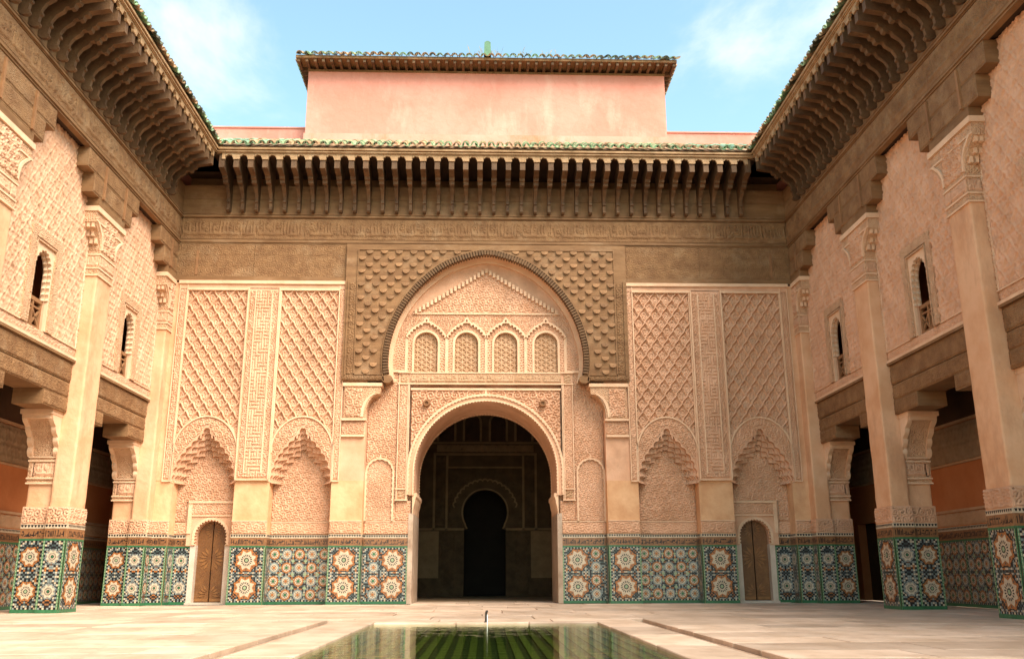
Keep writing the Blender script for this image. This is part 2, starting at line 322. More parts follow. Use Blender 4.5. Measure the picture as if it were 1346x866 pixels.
def archwall(mb, pts, u0, u1, vt, w0, w1, mi=0):
    """wall piece above an arch curve (monotonic in u) up to vt, with side pieces to u0 and u1 standing on the curve ends"""
    mb.band([(u, vt) for u, v in pts], pts, w0, w1, mi)
    (a, za), (b, zb) = pts[0], pts[-1]
    if a-u0 > 1e-3: mb.box((u0, za, w1), (a, vt, w0), mi)
    if u1-b > 1e-3: mb.box((b, zb, w1), (u1, vt, w0), mi)

# ------------------------------------------------------------------ mosaic tile work
def star(cx, cy, R, r, n, rot=0.): return [(cx+(R if k % 2 == 0 else r)*math.cos(rot+PI*k/n), cy+(R if k % 2 == 0 else r)*math.sin(rot+PI*k/n)) for k in range(2*n)]
class Mosaic:
    def __init__(s): s.V = []; s.F = []; s.mi = []
    def poly(s, pts, c, l): b = len(s.V); s.V += [(x, y, l*.0016) for x, y in pts]; s.F.append(tuple(range(b, b+len(pts)))); s.mi.append(c)
    def rect(s, a, b, c, d, col, l): s.poly([(a, b), (c, b), (c, d), (a, d)], col, l)
    def dia(s, px, py, q, c, l): s.poly([(px-q, py), (px, py-q), (px+q, py), (px, py+q)], c, l)
    def big(s, x, y, R, c):
        s.poly(star(x, y, R*1.05, R*.90, 8, PI/8), K, 1); s.poly(star(x, y, R*.99, R*.84, 8, PI/8), c, 2)
        for k in range(16): a = 2*PI*(k+.5)/16; s.dia(x+R*.90*math.cos(a), y+R*.90*math.sin(a), R*.07, K, 3)
        for k in range(16): a = 2*PI*k/16; s.dia(x+R*.74*math.cos(a), y+R*.74*math.sin(a), R*.07, K if k % 2 else (D_ if c == O_ else O_), 3)
        s.poly(star(x, y, R*.82, R*.58, 8, PI/8), W_, 4)
        for k in range(8): a = 2*PI*(k+.5)/8+PI/8; s.dia(x+R*.63*math.cos(a), y+R*.63*math.sin(a), R*.06, O_ if c == O_ else B_, 5)
        for k in range(16):
            a = 2*PI*(k+.5)/16; r0, r1 = R*.30, R*.46; q = R*.045
            ca, sa = math.cos(a), math.sin(a)
            s.poly([(x+ca*r0-sa*q*.6, y+sa*r0+ca*q*.6), (x+ca*r0+sa*q*.6, y+sa*r0-ca*q*.6), (x+ca*r1+sa*q, y+sa*r1-ca*q), (x+ca*r1-sa*q, y+sa*r1+ca*q)], K, 5)
        s.poly(star(x, y, R*.22, R*.19, 8), K, 5); s.poly(star(x, y, R*.15, R*.11, 8), P_ if c == O_ else G_, 6)
    def small(s, x, y, R, c):
        s.poly(star(x, y, R, R*.88, 8), c, 1)
        for k in range(12):
            a = 2*PI*(k+.5)/12; q = R*.09; px, py = x+R*.97*math.cos(a), y+R*.97*math.sin(a); s.poly([(px-q, py), (px, py-q), (px+q, py), (px, py+q)], K, 2)
        s.poly(star(x, y, R*.72, R*.60, 12), W_, 3)
        for k in range(8):
            a = 2*PI*k/8; q = R*.08; px, py = x+R*.40*math.cos(a), y+R*.40*math.sin(a); s.poly([(px-q, py-q), (px+q, py-q), (px+q, py+q), (px-q, py+q)], K, 4)
        s.poly(star(x, y, R*.30, R*.24, 8), O_ if c == B_ else G_, 5)
    def ground(s, w, h, regions=0):
        n = max(3, int(w/.036)); m_ = int(h/.036); a = w/n; b = h/m_
        for i in range(n):
            for j in range(m_):
                e = min(i, n-1-i, j, m_-1-j)
                if e == 0: c = K if (i+j) % 2 else (W_ if (i+j) % 4 else B_)
                else:
                    rg = (int(i*a/.28)+int((j*b+.0)/.30)) % 2; k = (i*2+j) % 5
                    mi_, mj = min(i, n-1-i), min(j, m_-1-j); k = (mi_*mi_+mj*mj+mi_*mj) % 7; c = K if (mi_ % 2 == 0 and mj % 2 == 0) or k == 6 else ((B_ if (rg or k == 0) else O_) if k < 3 else (W_ if k == 3 else (D_ if (rg or k == 4) else T_)))
                s.rect(i*a+.002, j*b+.002, (i+1)*a-.002, (j+1)*b-.002, c, 0)
ZB, ZT, ZS, ZZ, ZU = .06, 1.29, 1.47, 1.545, 1.83        # mosaic bottom/top, script top, zigzag top, stucco band top
def mosaic_panel(fr, u0, u1, parent, style='big', w=.0, edge=(True, True), name='tile_panel', swap=0):
    """zellige dado between u0 and u1 on a frame; backing bed, mosaic, green listel, script band and zigzag course"""
    wd = u1-u0; h = ZT-.03-ZB; mo = Mosaic(); sw = .035
    iw = wd-(sw if edge[0] else 0)-(sw if edge[1] else 0); mo.ground(iw, h)
    cy = [h*.26, h*.76]
    if style == 'big':
        n = max(1, int(round(iw/.58))); R = min(.275, iw/n*.47)
        for i in range(n):
            for k, y in enumerate(cy): mo.big((i+.5)*iw/n, y, R, O_ if (i+swap) % 2 == 0 else B_)
    elif style == 'small':
        n = max(2, int(round(iw/.275)))
        for i in range(n):
            for j in range(4):
                mo.small((i+.5)*iw/n, h*(j+.5)/4, min(.128, iw/n*.47), O_ if (i+j) % 2 else B_)
                if i: mo.poly(star(i*iw/n, h*(j+.5)/4+.0, .035, .02, 4), P_, 2)
                if i and j: mo.poly(star(i*iw/n, h*j/4, .05, .03, 4), P_, 2)
    elif style == 'mixed' or style == 'mixed_r':
        f = (lambda x: x) if style == 'mixed' else (lambda x: iw-x)
        for j, y in enumerate(cy): mo.big(f(iw-.31), y, .27, O_)
        for j in range(4): mo.small(f(iw-.74), h*(j+.5)/4, .128, O_ if j % 2 else B_)
        if iw > 1.0:
            for j in range(2): mo.small(f(.10), h*(.28+.48*j), .095, B_)
    ox = u0+(sw if edge[0] else 0)
    V = [(x+ox, y+ZB, z+w+.012) for x, y, z in mo.V]; Fc = list(mo.F); mi = list(mo.mi)
    def rect(a, b, c, d, col, l=0.):
        k = len(V); V.extend([(a, b, w+.012+l), (c, b, w+.012+l), (c, d, w+.012+l), (a, d, w+.012+l)]); Fc.append((k, k+1, k+2, k+3)); mi.append(col)
    def slab(a, b, c, d, t, col):
        k = len(V); V.extend([(a, b, w), (c, b, w), (c, d, w), (a, d, w), (a, b, w+t), (c, b, w+t), (c, d, w+t), (a, d, w+t)])
        for f in [(4, 5, 6, 7), (0, 1, 5, 4), (1, 2, 6, 5), (2, 3, 7, 6), (3, 0, 4, 7)]: Fc.append(tuple(k+q for q in f)); mi.append(col)
    slab(u0, 0, u1, ZB, .022, G_); slab(u0, ZT-.035, u1, ZT, .020, G_)
    slab(u0, ZB, u1, ZT-.035, .008, K)
    for side, on in ((0, edge[0]), (1, edge[1])):
        if on:
            a = u0 if side == 0 else u1-sw; slab(a, ZB, a+sw, ZT-.035, .016, G_); n = int(h/.055)
            for k in range(n): rect(a+.008, ZB+k*h/n+.006, a+sw-.008, ZB+(k+1)*h/n-.006, P_, .0056)
    # incised script band: tan glaze cut away around dark letters
    slab(u0, ZT, u1, ZS, .014, T_); rs = random.Random(int(u0*1000)+int(wd*77)); x = u0+.02
    while x < u1-.05:
        q = rs.random(); hh = ZS-ZT
        if q < .4: rect(x, ZT+.035, x+.014, ZT+hh*(.55+.35*rs.random()), K, .004)
        elif q < .8:
            y = ZT+.03+rs.random()*.06; l = min(.03+rs.random()*.05, u1-.01-x); rect(x, y, x+l, y+.014, K, .0045); rect(x+l-.012, y, x+l, y+.05, K, .005)
        else: rect(x, ZT+.11, x+.03, ZT+.135, K, .004); rect(x+.005, ZT+.04, x+.02, ZT+.055, K, .004)
        x += .018+.022*rs.random()
    # black and white zigzag course
    slab(u0, ZS, u1, ZZ, .016, W_); n = max(2, int(wd/.055))
    for k in range(n):
        a = u0+k*wd/n; c = u0+(k+1)*wd/n; b = len(V)
        V.extend([(a+.004, ZZ-.010, w+.018), (c-.004, ZZ-.010, w+.018), (c-.018, ZS+.024, w+.018), (a+.018, ZS+.024, w+.018)][::-1]); Fc.append((b, b+1, b+2, b+3)); mi.append(K)
    return O(name, [fr(v) for v in V], Fc, ZMATS, parent, mi=mi, kind='stuff')

# ================================================================== the setting: ground, paving, pool
POOL_X, POOL_Y0, POOL_Y1, GUT = 1.56, -16.5, -8.45, 2.12
def sheet_with_hole(x0, x1, y0, y1, hx0, hx1, hy0, hy1, z):
    V = [(x0, y0, z), (x1, y0, z), (x1, y1, z), (x0, y1, z), (hx0, hy0, z), (hx1, hy0, z), (hx1, hy1, z), (hx0, hy1, z)]
    return V, [(0, 1, 5, 4), (1, 2, 6, 5), (2, 3, 7, 6), (3, 0, 4, 7)]
V, Fc = sheet_with_hole(-400, 400, -400, 400, -POOL_X-.02, POOL_X+.02, POOL_Y0-.02, POOL_Y1+.02, -.11)
ground = O('ground', V, Fc, 'joint'); ground['kind'] = 'structure'
floor = empty('courtyard_floor', (0, -8, -.11)); floor['kind'] = 'structure'
def slab(x0, x1, y0, y1, z=0., m='marble', name='paving_slab', parent=None, th=.109):
    g = .009; x0 += g; x1 -= g; y0 += g; y1 -= g; b = .006
    j = [random.uniform(-.0025, .0025) for _ in range(4)]
    V = [(x0, y0, z-th), (x1, y0, z-th), (x1, y1, z-th), (x0, y1, z-th),
         (x0, y0, z-b), (x1, y0, z-b), (x1, y1, z-b), (x0, y1, z-b),
         (x0+b, y0+b, z+j[0]), (x1-b, y0+b, z+j[1]), (x1-b, y1-b, z+j[2]), (x0+b, y1-b, z+j[3])]
    Fs = [(0, 1, 5, 4), (1, 2, 6, 5), (2, 3, 7, 6), (3, 0, 4, 7), (4, 5, 9, 8), (5, 6, 10, 9), (6, 7, 11, 10), (7, 4, 8, 11), (8, 9, 10, 11)]
    return O(name, V, Fs, m, parent or floor)
def pave(x0, x1, y0, y1, dep=.85, lo=.9, hi=1.7, along='x'):
    y = y1
    while y > y0+.02:
        d = dep*random.uniform(.85, 1.15); ya = max(y0, y-d)
        if ya-y0 < .3: ya = y0
        x = x0
        while x < x1-.02:
            xa = min(x1, x+random.uniform(lo, hi))
            if x1-xa < .4: xa = x1
            slab(x, xa, ya, y); x = xa
        y = ya
pave(-9.45, -GUT-.2, -14.6, -7.35); pave(GUT+.2, 9.45, -14.6, -7.35)
pave(-9.45, 9.45, -7.35, .02, .9, 1.0, 2.0)
pave(-GUT, GUT, -8.2, -7.35, .9, 1.2, 1.9)
pave(-1.70, 1.70, .02, 2.35, .8, .9, 1.4); pave(7.73, 9.45, .02, 2.39, .8, .8, 1.2); pave(-9.45, -7.73, .02, 2.39, .8, .8, 1.2)
pave(-9.45, -GUT-.2, -26, -14.6, 1.6, 1.6, 2.6); pave(GUT+.2, 9.45, -26, -14.6, 1.6, 1.6, 2.6)
pave(-GUT, GUT, -26, POOL_Y0-.3, 1.5, 1.6, 2.6)
for s in (-1, 1):           # pool coping
    y = -8.2
    while y > -16.9:
        ya = max(-16.8, y-random.uniform(1.1, 1.8)); slab(min(s*(POOL_X-.03), s*GUT), max(s*(POOL_X-.03), s*GUT), ya, y, .004, name='coping_stone'); y = ya-.0001
        if ya <= -16.8: break
    for k in range(6):      # sunken drain channel beside the coping
        y1 = -7.37-k*1.55; slab(min(s*GUT, s*(GUT+.2)), max(s*GUT, s*(GUT+.2)), y1-1.55, y1, -.045, 'channel_stone', 'drain_stone', th=.06)
x = -POOL_X+.03
while x < POOL_X-.05:
    xa = min(POOL_X-.03, x+random.uniform(.9, 1.3)); xa = POOL_X-.03 if POOL_X-xa < .4 else xa
    slab(x, xa, POOL_Y1-.02, -8.2, .004, name='coping_stone'); x = xa
x = -POOL_X+.03
pool = empty('pool_basin', (0, -12.5, -.09)); pool['kind'] = 'structure'
b = MB(); b.box((-POOL_X-.02, POOL_Y0-.02, -.20), (POOL_X+.02, POOL_Y1+.02, -.070)); b.build('basin_floor', 'pool_dark', pool)
b = MB(); b.box((-POOL_X-.12, POOL_Y0, -.105), (-POOL_X, POOL_Y1, -.012)); b.box((POOL_X, POOL_Y0, -.105), (POOL_X+.12, POOL_Y1, -.012))
b.box((-POOL_X-.12, POOL_Y1, -.105), (POOL_X+.12, POOL_Y1+.12, -.012)); b.box((-POOL_X-.12, POOL_Y0-.12, -.105), (POOL_X+.12, POOL_Y0, -.012)); b.build('basin_side', 'channel_stone', pool)
n = 23
strip = MB(); strip.box((-.036, 0, 0), (.036, POOL_Y1-POOL_Y0, .012)); strip_me = mesh('tile_strip', strip.V, strip.F, 'pool_green')
for i in range(n): inst('tile_strip', strip_me, (-POOL_X+(i+.5)*2*POOL_X/n, POOL_Y0, -.066), pool)
wm = O('pool_water', [(-POOL_X, POOL_Y0, -.022), (POOL_X, POOL_Y0, -.022), (POOL_X, POOL_Y1, -.022), (-POOL_X, POOL_Y1, -.022)], [(0, 1, 2, 3)], 'water'); wm['kind'] = 'structure'

# ================================================================== back wall
S_ = lambda v, y, c: c+(v-c)*(21.5+y)/21.5          # size of a thing measured on the front plane when it stands y behind it
back = empty('courtyard_wall', (0, .3, 0), 'carved stucco and cedar end wall with the tall arched portal in its middle', 'wall', 'walls round the courtyard')
FRONT, REC, PORT = FB(0.), .42, .34
# --- masonry core with portal and two doorways
DC, DHW, DSP, DTOP = 6.36, .345, 1.52, 1.90          # small doors: centre, half width, spring, top
dpts = {s: stilted(s*DC, DSP, DHW, 0, 20) for s in (-1, 1)}
dpts = {s: [(s*DC-DHW, 0.), (s*DC-DHW, DSP)]+arc(s*DC, DSP, DHW, 180, 0, 20)[1:-1]+[(s*DC+DHW, DSP), (s*DC+DHW, 0.)] for s in (-1, 1)}
for s in (-1, 1):
    core = MB(FB(REC+.02)); a, c = sorted((s*5.6, s*7.6)); core.box((a, 2.6, -.3), (c, 9.4, 0))
    archwall(core, arc(s*DC, DSP, DHW, 180, 0, 20), s*DC-DHW-.001, s*DC+DHW+.001, 2.6, 0, -.3)
    a, c = sorted((s*5.6, s*(DC-DHW))); core.box((a, 0, -.3), (c, 2.6, 0))
    a, c = sorted((s*(DC+DHW), s*7.6)); core.box((a, 0, -.3), (c, 2.6, 0))
    a, c = sorted((s*2.82, s*5.6)); core.box((a, 0, -.3), (c, 9.4, 0))
    core.build('wall_core', 'stucco', back)
# portal field core with arch opening
PR, PC = 1.70, 3.00
pc = MB(FB(PORT+.13)); parch = arc(0, PC, PR, 180, 0, 48)
archwall(pc, parch, -2.86, 2.86, 8.6, 0, -1.9); pc.box((-2.86, 0, -1.9), (-PR, PC, 0)); pc.box((PR, 0, -1.9), (2.86, PC, 0)); pc.build('portal_core', 'stucco', back)
# --- pilasters in front of the core
def wornbox(name, a, b, m, parent, n=26, amp=.008):
    """upright block with uneven, hand floated faces and softened arrises"""
    (x0, y0, z0), (x1, y1, z1) = a, b; x0, x1 = min(x0, x1), max(x0, x1); c = .012; rr = random.Random(int(x0*999+y0*77)); V = []; Fs = []
    d = c+.035; ring = [(x0+c, y0), (x0+d, y0), ((x0+x1)/2, y0), (x1-d, y0), (x1-c, y0), (x1, y0+c), (x1, y0+d), (x1, (y0+y1)/2), (x1, y1-d), (x1, y1-c), (x1-c, y1), (x1-d, y1), (x0+d, y1), (x0+c, y1), (x0, y1-c), (x0, y1-d), (x0, (y0+y1)/2), (x0, y0+d), (x0, y0+c)]; k = len(ring)
    for i in range(n+1):
        ox, oy = rr.uniform(-amp, amp)*.5, rr.uniform(-amp, amp)*.5
        for x, y in ring: V.append((x+ox+rr.uniform(-amp, amp)*.3, y+oy+rr.uniform(-amp, amp)*.3, z0+(z1-z0)*i/n))
        if i: Fs += [((i-1)*k+j, (i-1)*k+(j+1) % k, i*k+(j+1) % k, i*k+j) for j in range(k)]
    return O(name, V, Fs, m, parent, smooth=True)
def plain(x0, x1, z0, z1, w0, w1, m='plaster', name='pilaster', fr=FRONT, parent=back): b = MB(fr); b.box((x0, z0, w1), (x1, z1, w0)); return b.build(name, m, parent)
for s in (-1, 1):
    for a, c in ((2.84, 3.58), (5.0, 5.80), (7.22, 7.62)):
        x0, x1 = sorted((s*a, s*c)); plain(x0, x1, 0, 2.76, 0, -REC)
        # carved band above the dado
        HF('carved_band', FRONT, x0, x1, ZZ+.01, ZU, lambda u, v: arab(u, v, .15), .022, 'stucco', back, .014, w0=.015); plain(x0, x1, ZU, ZU+.025, .03, 0, 'stucco_pale', 'ledge')
    # stuff above the inner pilaster: carved block, then a scroll corbel carrying the cedar
    x0, x1 = sorted((s*2.84, s*3.58)); plain(x0, x1, 2.76, 5.12, -.02, -REC, 'stucco')
    x0, x1 = sorted((s*2.86, s*3.40)); HF('carved_panel', FRONT, x0, x1, 3.83, 4.16, lambda u, v: arab(u, v, .13), .03, 'stucco', back, .014, w0=.0)
    plain(x0, x1, 3.78, 3.83, .05, -.02, 'stucco_pale', 'ledge')
    prof = [(3.36, 4.20), (2.86, 4.20)]+[(2.86-.34*(1-math.cos(t*PI/20)), 4.24+.56*math.sin(t*PI/20)) for t in range(0, 11)]+[(2.50, 4.86), (2.50, 4.98), (3.36, 4.98)]
    cb = MB(FRONT); cb.prism([(s*a, z) for a, z in prof], -REC, .06); cb.build('corbel', 'stucco_carved', back)
    cb = MB(FRONT); cv = [(s*(2.90-.34*(1-math.cos(t*PI/20))), 4.24+.56*math.sin(t*PI/20)) for t in range(0, 11)]
    cb.band(cv, [(a+s*.07, z) for a, z in cv], .085, .05); x0, x1 = sorted((s*2.47, s*3.40)); cb.box((x0, 4.98, -REC), (x1, 5.06, .09)); x0, x1 = sorted((s*2.83, s*3.40)); cb.box((x0, 4.16, -REC), (x1, 4.21, .08)); cb.build('corbel_moulding', 'stucco_pale', back)
    x0, x1 = sorted((s*2.93, s*3.33)); HF('carved_panel', FRONT, x0, x1, 4.25, 4.93, lambda u, v: arab(u, v, .18), .03, 'stucco', back, .014, w0=.065, mask=lambda U, Vv: np.abs(U) > 2.93+.0*Vv)
    # frame strips and top band
    for a, c, zb in ((3.41, 3.60, 2.76), (7.27, 7.47, 2.76)):
        x0, x1 = sorted((s*a, s*c)); plain(x0, x1, zb, 7.52, .0, -REC, 'stucco', 'frame_strip')
        HF('carved_panel', FRONT, x0+.02, x1-.02, zb+.03, 7.40, lambda u, v: arab(u, v, .14), .025, 'stucco', back, .015, w0=.01)
        q = MB(FRONT); q.box((x0, zb, .0), (x0+.022, 7.50, .045)); q.box((x1-.022, zb, 0), (x1, 7.50, .045)); q.box((x0, zb-.03, 0), (x1, zb, .04)); q.build('strip_moulding', 'stucco_pale', back)
    x0, x1 = sorted((s*3.41, s*7.47)); plain(x0, x1, 7.40, 7.56, .03, -REC, 'stucco', 'top_band'); plain(x0-.02, x1+.02, 7.52, 7.60, .07, -.1, 'stucco_pale', 'top_moulding')
    x0, x1 = sorted((s*7.47, s*7.62)); plain(x0, x1, 2.76, 7.56, .01, -REC, 'plaster_peach', 'corner_plaster')
    # middle strip between the sebka panels
    x0, x1 = sorted((s*5.02, s*5.80)); plain(x0, x1, 2.78, 7.42, .03, -REC, 'stucco', 'middle_strip')
    cx = s*5.41
    HF('carved_panel', FRONT, x0+.05, x1-.05, 2.83, 7.36, lambda u, v: np.where(np.abs(u-cx) < .19, kufic(u-cx, v), np.where(np.abs(u-cx) < .225, .9, arab(u, v, .13))), .03, 'stucco', back, .014, w0=.035)
    q = MB(FRONT)
    for e in (x0, x1-.03): q.box((e, 2.78, .03), (e+.03, 7.42, .085))
    for e in (cx-.21, cx+.185): q.box((e, 2.92, .03), (e+.025, 7.30, .075))
    q.box((x0, 2.76, .0), (x1, 2.79, .075)); q.build('strip_moulding', 'stucco_pale', back)
    # --- the two niches with sebka fields and stalactite arches
    for a, c in ((3.58, 5.02), (5.80, 7.28)):
        x0, x1 = sorted((s*a, s*c)); cx = (x0+x1)/2; hw = (x1-x0)/2
        inner = smoothcurve([(cx-hw+.02, 2.70), (cx-hw+.03, 2.95), (cx-hw*.80, 3.28), (cx-hw*.50, 3.58), (cx-hw*.22, 3.80), (cx, 4.02),
                             (cx+hw*.22, 3.80), (cx+hw*.50, 3.58), (cx+hw*.80, 3.28), (cx+hw-.03, 2.95), (cx+hw-.02, 2.70)], 97)
        outer = [(cx+(hw-.005)*math.sin(t), 3.36+.88*math.cos(t)) if abs(t) < PI/2 else (0, 0) for t in np.linspace(-PI/2+.0001, PI/2-.0001, 89)]
        outer = resample([(cx-hw+.004, 2.74)]+outer+[(cx+hw-.004, 2.74)], 97)
        zo = lambda U: 3.36+.88*np.sqrt(np.clip(1-((U-cx)/hw)**2, 0, 1))
        slabb = MB(FRONT); slabb.band([(u, 7.41) for u, v in outer], outer, -.06, -.20); slabb.build('panel_bed', 'stucco', back)
        HF('sebka_panel', FRONT, x0+.02, x1-.02, 3.3, 7.385, lambda u, v: sebka(u-cx, v), .085, 'stucco', back, .0145, w0=-.065, mask=lambda U, Vv: Vv > zo(U)-.02)
        q = MB(FRONT); q.box((x0, 7.36, -.06), (x1, 7.41, .05)); q.box((x0, 3.4, -.06), (x0+.03, 7.40, .03)); q.box((x1-.03, 3.4, -.06), (x1, 7.40, .03)); q.build('panel_moulding', 'stucco_pale', back)
        ar = MB(FRONT); lob = lobes(inner, 16, .045, 6); ar.band(offset(outer, .03), lob, .01, -.10); ar.build('niche_arch', 'stucco', back)
        e1 = offset(resample(outer, 90), .035); ri = MB(FRONT); ri.band(e1, offset(e1, -.035), .045, -.05); ri.build('arch_moulding', 'stucco_pale', back)
        ins = offset(resample(outer, 60), -.03)
        # relief between moulding and lobes
        ii = np.array(inner)
        def msk(U, Vv, cx=cx, hw=hw, ii=ii):
            zin = np.interp(U, ii[:, 0], ii[:, 1]); return (Vv < zo(U)-.03) & (Vv > zin+.05)
        HF('carved_panel', FRONT, x0+.04, x1-.04, 2.9, 4.22, lambda u, v: arab(u-cx, v, .15), .03, 'stucco', back, .013, w0=.008, mask=msk)
        # stalactite tiers, each deeper and hanging lower
        P = np.array(inner)
        for k in range(4):
            sc = 1-.10*(k+1); zz = 2.70+(P[:, 1]-2.70)*(1-.085*(k+1)); xx = cx+(P[:, 0]-cx)*(1-.05*(k+1))
            low = lobes(list(zip(xx, zz)), 13-k if k % 2 else 14-k, .075, 6); n = len(low)
            top = resample([(a, b+.02) for a, b in offset(inner, .04)], n)
            t = MB(FRONT); t.band(top, low, -.10-.075*k, -.10-.075*(k+1)+.012); t.build('stalactite_tier', 'stucco', back)
        cell = MB(FRONT); cp = pointed(cx, 3.74, .12, 4.0, 14); cell.band(offset(cp, .03), cp, .005, -.12); cell.build('crown_cell', 'stucco', back)
        door = a > 5
        HF('niche_panel', FB(REC), x0+.01, x1-.01, ZU+.02, 3.75, (lambda u, v: arab(u-cx, v, .15)), .035, 'stucco', back, .015, w0=0,
           mask=(lambda U, Vv: (np.abs(U-s*DC) > .62) | (Vv > 2.30)) if door else None)
        if not door:
            HF('carved_band', FB(REC), x0+.01, x1-.01, ZZ+.01, ZU, lambda u, v: arab(u, v, .15), .022, 'stucco', back, .014, w0=.012); plain(x0, x1, ZU, ZU+.025, -REC+.03, -REC, 'stucco_pale', 'ledge')
# --- portal field: carved panels either side of the arch
FPT = FB(PORT)
for s in (-1, 1):
    x0, x1 = sorted((s*2.12, s*2.84)); bcx = s*2.50
    ba = stilted(bcx, 2.98, .31, ZU+.03, 24, .305)
    HF('carved_panel', FPT, x0, x1, ZU+.02, 5.6, lambda u, v: np.where((np.abs(u-bcx) < .30) & (v < 2.98+np.sqrt(np.clip(.09-(u-bcx)**2, 0, 1))), arab(u-bcx, v, .11)*.8, arab(u-bcx, v, .15)), .03, 'stucco', back, .0135)
    q = MB(FPT); lb = lobes(ba, 26, .02, 4); q.band(offset(resample(ba, len(lb)), .035), lb, .06, 0); q.build('blind_arch', 'stucco_pale', back)
    q = MB(FPT); q.prism([(bcx-.03, 3.30), (bcx+.03, 3.30), (bcx, 3.42)], 0, .05); q.build('arch_finial', 'stucco_pale', back)
    HF('carved_band', FPT, min(s*1.80, s*2.84), max(s*1.80, s*2.84), ZZ+.01, ZU, lambda u, v: arab(u, v, .15), .022, 'stucco', back, .014, w0=.012)
    x0, x1 = sorted((s*1.72, s*2.84)); plain(x0, x1, ZU, ZU+.025, .03, 0, 'stucco_pale', 'ledge', FPT)
    # vertical strip of the rectangular frame round the arch
    x0, x1 = sorted((s*1.84, s*2.12)); plain(x0, x1, 2.34, 5.40, .035, 0, 'stucco', 'frame_strip', FPT)
    HF('carved_panel', FPT, x0+.035, x1-.035, 2.62, 5.08, lambda u, v: arab(u, v, .13), .025, 'stucco', back, .0135, w0=.04)
    HF('carved_panel', FPT, x0+.05, x1-.05, 2.38, 2.56, lambda u, v: knot(u, v, .15), .02, 'stucco_grey', back, .0135, w0=.04)
    HF('carved_panel', FPT, x0+.05, x1-.05, 5.14, 5.36, lambda u, v: knot(u, v, .15), .02, 'stucco_grey', back, .0135, w0=.04)
    HF('carved_panel', FPT, min(s*1.76, s*2.12), max(s*1.76, s*2.12), ZU+.03, 2.32, lambda u, v: arab(u, v, .14), .025, 'stucco', back, .0135, w0=.0)
    q = MB(FPT)
    for e in (1.84, 1.87, 2.09): a, c = sorted((s*e, s*(e+.022))); q.box((a, 2.33, .03), (c, 5.10, .07))
    for z in (2.32, 2.58, 5.10, 5.38): q.box((x0-.01, z, .03), (x1+.01, z+.03, .08))
    q.build('strip_moulding', 'stucco_pale', back)
    # impost under the arch spring
    a = s*PR; q = MB(FPT); 
    prof = [(0, 2.02), (.0, 2.50), (-.10, 2.50), (-.10, 2.42), (-.075, 2.38), (-.06, 2.28), (-.03, 2.16), (-.015, 2.02)]
    q.prism([(s*(PR+.02+p[0]), p[1]) for p in prof], -1.85, .05); q.build('impost', 'stucco_pale', back)
    # marble jamb lining
    q = MB(FPT); x0, x1 = sorted((s*(PR-.012), s*(PR+.10))); q.box((x0, 0, -1.88), (x1, 2.03, .035)); q.build('jamb', 'marble', back)
spand = lambda U, Vv: (np.hypot(U, np.maximum(Vv-PC, 0)) > PR+.10)
HF('portal_spandrel', FPT, -1.80, 1.80, 2.5, 4.98, lambda u, v: arab(np.abs(u), v, .19), .045, 'stucco', back, .0135, mask=spand)
q = MB(FPT); q.box((-1.82, 4.96, 0), (1.82, 5.01, .06)); q.build('spandrel_moulding', 'stucco_pale', back)
ring = [(-PR, 2.45)]+arc(0, PC, PR, 180, 0, 64)+[(PR, 2.45)]
q = MB(FPT); q.band(offset(resample(ring, 140), .13), resample(ring, 140), .05, -.15); q.build('arch_ring', 'stucco', back)
bead = lobes(offset(resample(ring, 150), .15), 74, .022, 4); q = MB(FPT); q.band(offset(resample(ring, len(bead)), .165), offset(bead, -.03), .085, 0); q.build('arch_bead', 'stucco_pale', back)
bead = lobes(resample(ring, 150), 84, .022, 4); q = MB(FPT); q.band(offset(resample(ring, len(bead)), .03), bead, .07, -.05); q.build('arch_fringe', 'stucco_pale', back)
bead = lobes(resample(ring, 150), 84, .03, 4); q = MB(FPT); q.band(offset(resample(ring, len(bead)), .03), bead, -1.78, -1.88); q.build('arch_fringe', 'stucco_pale', back)
q = MB(FPT); q.prism([(-.05, 4.84), (.05, 4.84), (.02, 4.93), (0, 4.98), (-.02, 4.93)], 0, .07); q.build('key_finial', 'stucco_pale', back)
for s in (-1, 1):
    bx, bz = s*1.40-.03, 4.63; V = []; Fs = []; n = 16
    for r, w in ((.085, 0), (.085, .10), (.07, .15), (.045, .15), (.04, .11)): V += [FPT((bx+r*math.cos(2*PI*k/n), bz+r*math.sin(2*PI*k/n), w)) for k in range(n)]
    for l in range(4): Fs += [(l*n+k, l*n+(k+1) % n, (l+1)*n+(k+1) % n, (l+1)*n+k) for k in range(n)]
    Fs.append(tuple(range(4*n, 5*n))); O('wall_boss', V, Fs, 'wood_warm', back)
# frieze under the little windows
plain(-1.86, 1.86, 5.12, 5.38, .05, 0, 'stucco', 'frieze_bed', FPT); HF('script_frieze', FPT, -1.84, 1.84, 5.14, 5.36, lambda u, v: script(u, v, 5.14, 5.36), .025, 'stucco_grey', back, .0135, w0=.052)
q = MB(FPT); q.box((-1.87, 5.10, .0), (1.87, 5.125, .075)); q.box((-1.87, 5.37, 0), (1.87, 5.40, .075)); q.build('frieze_moulding', 'stucco_pale', back)
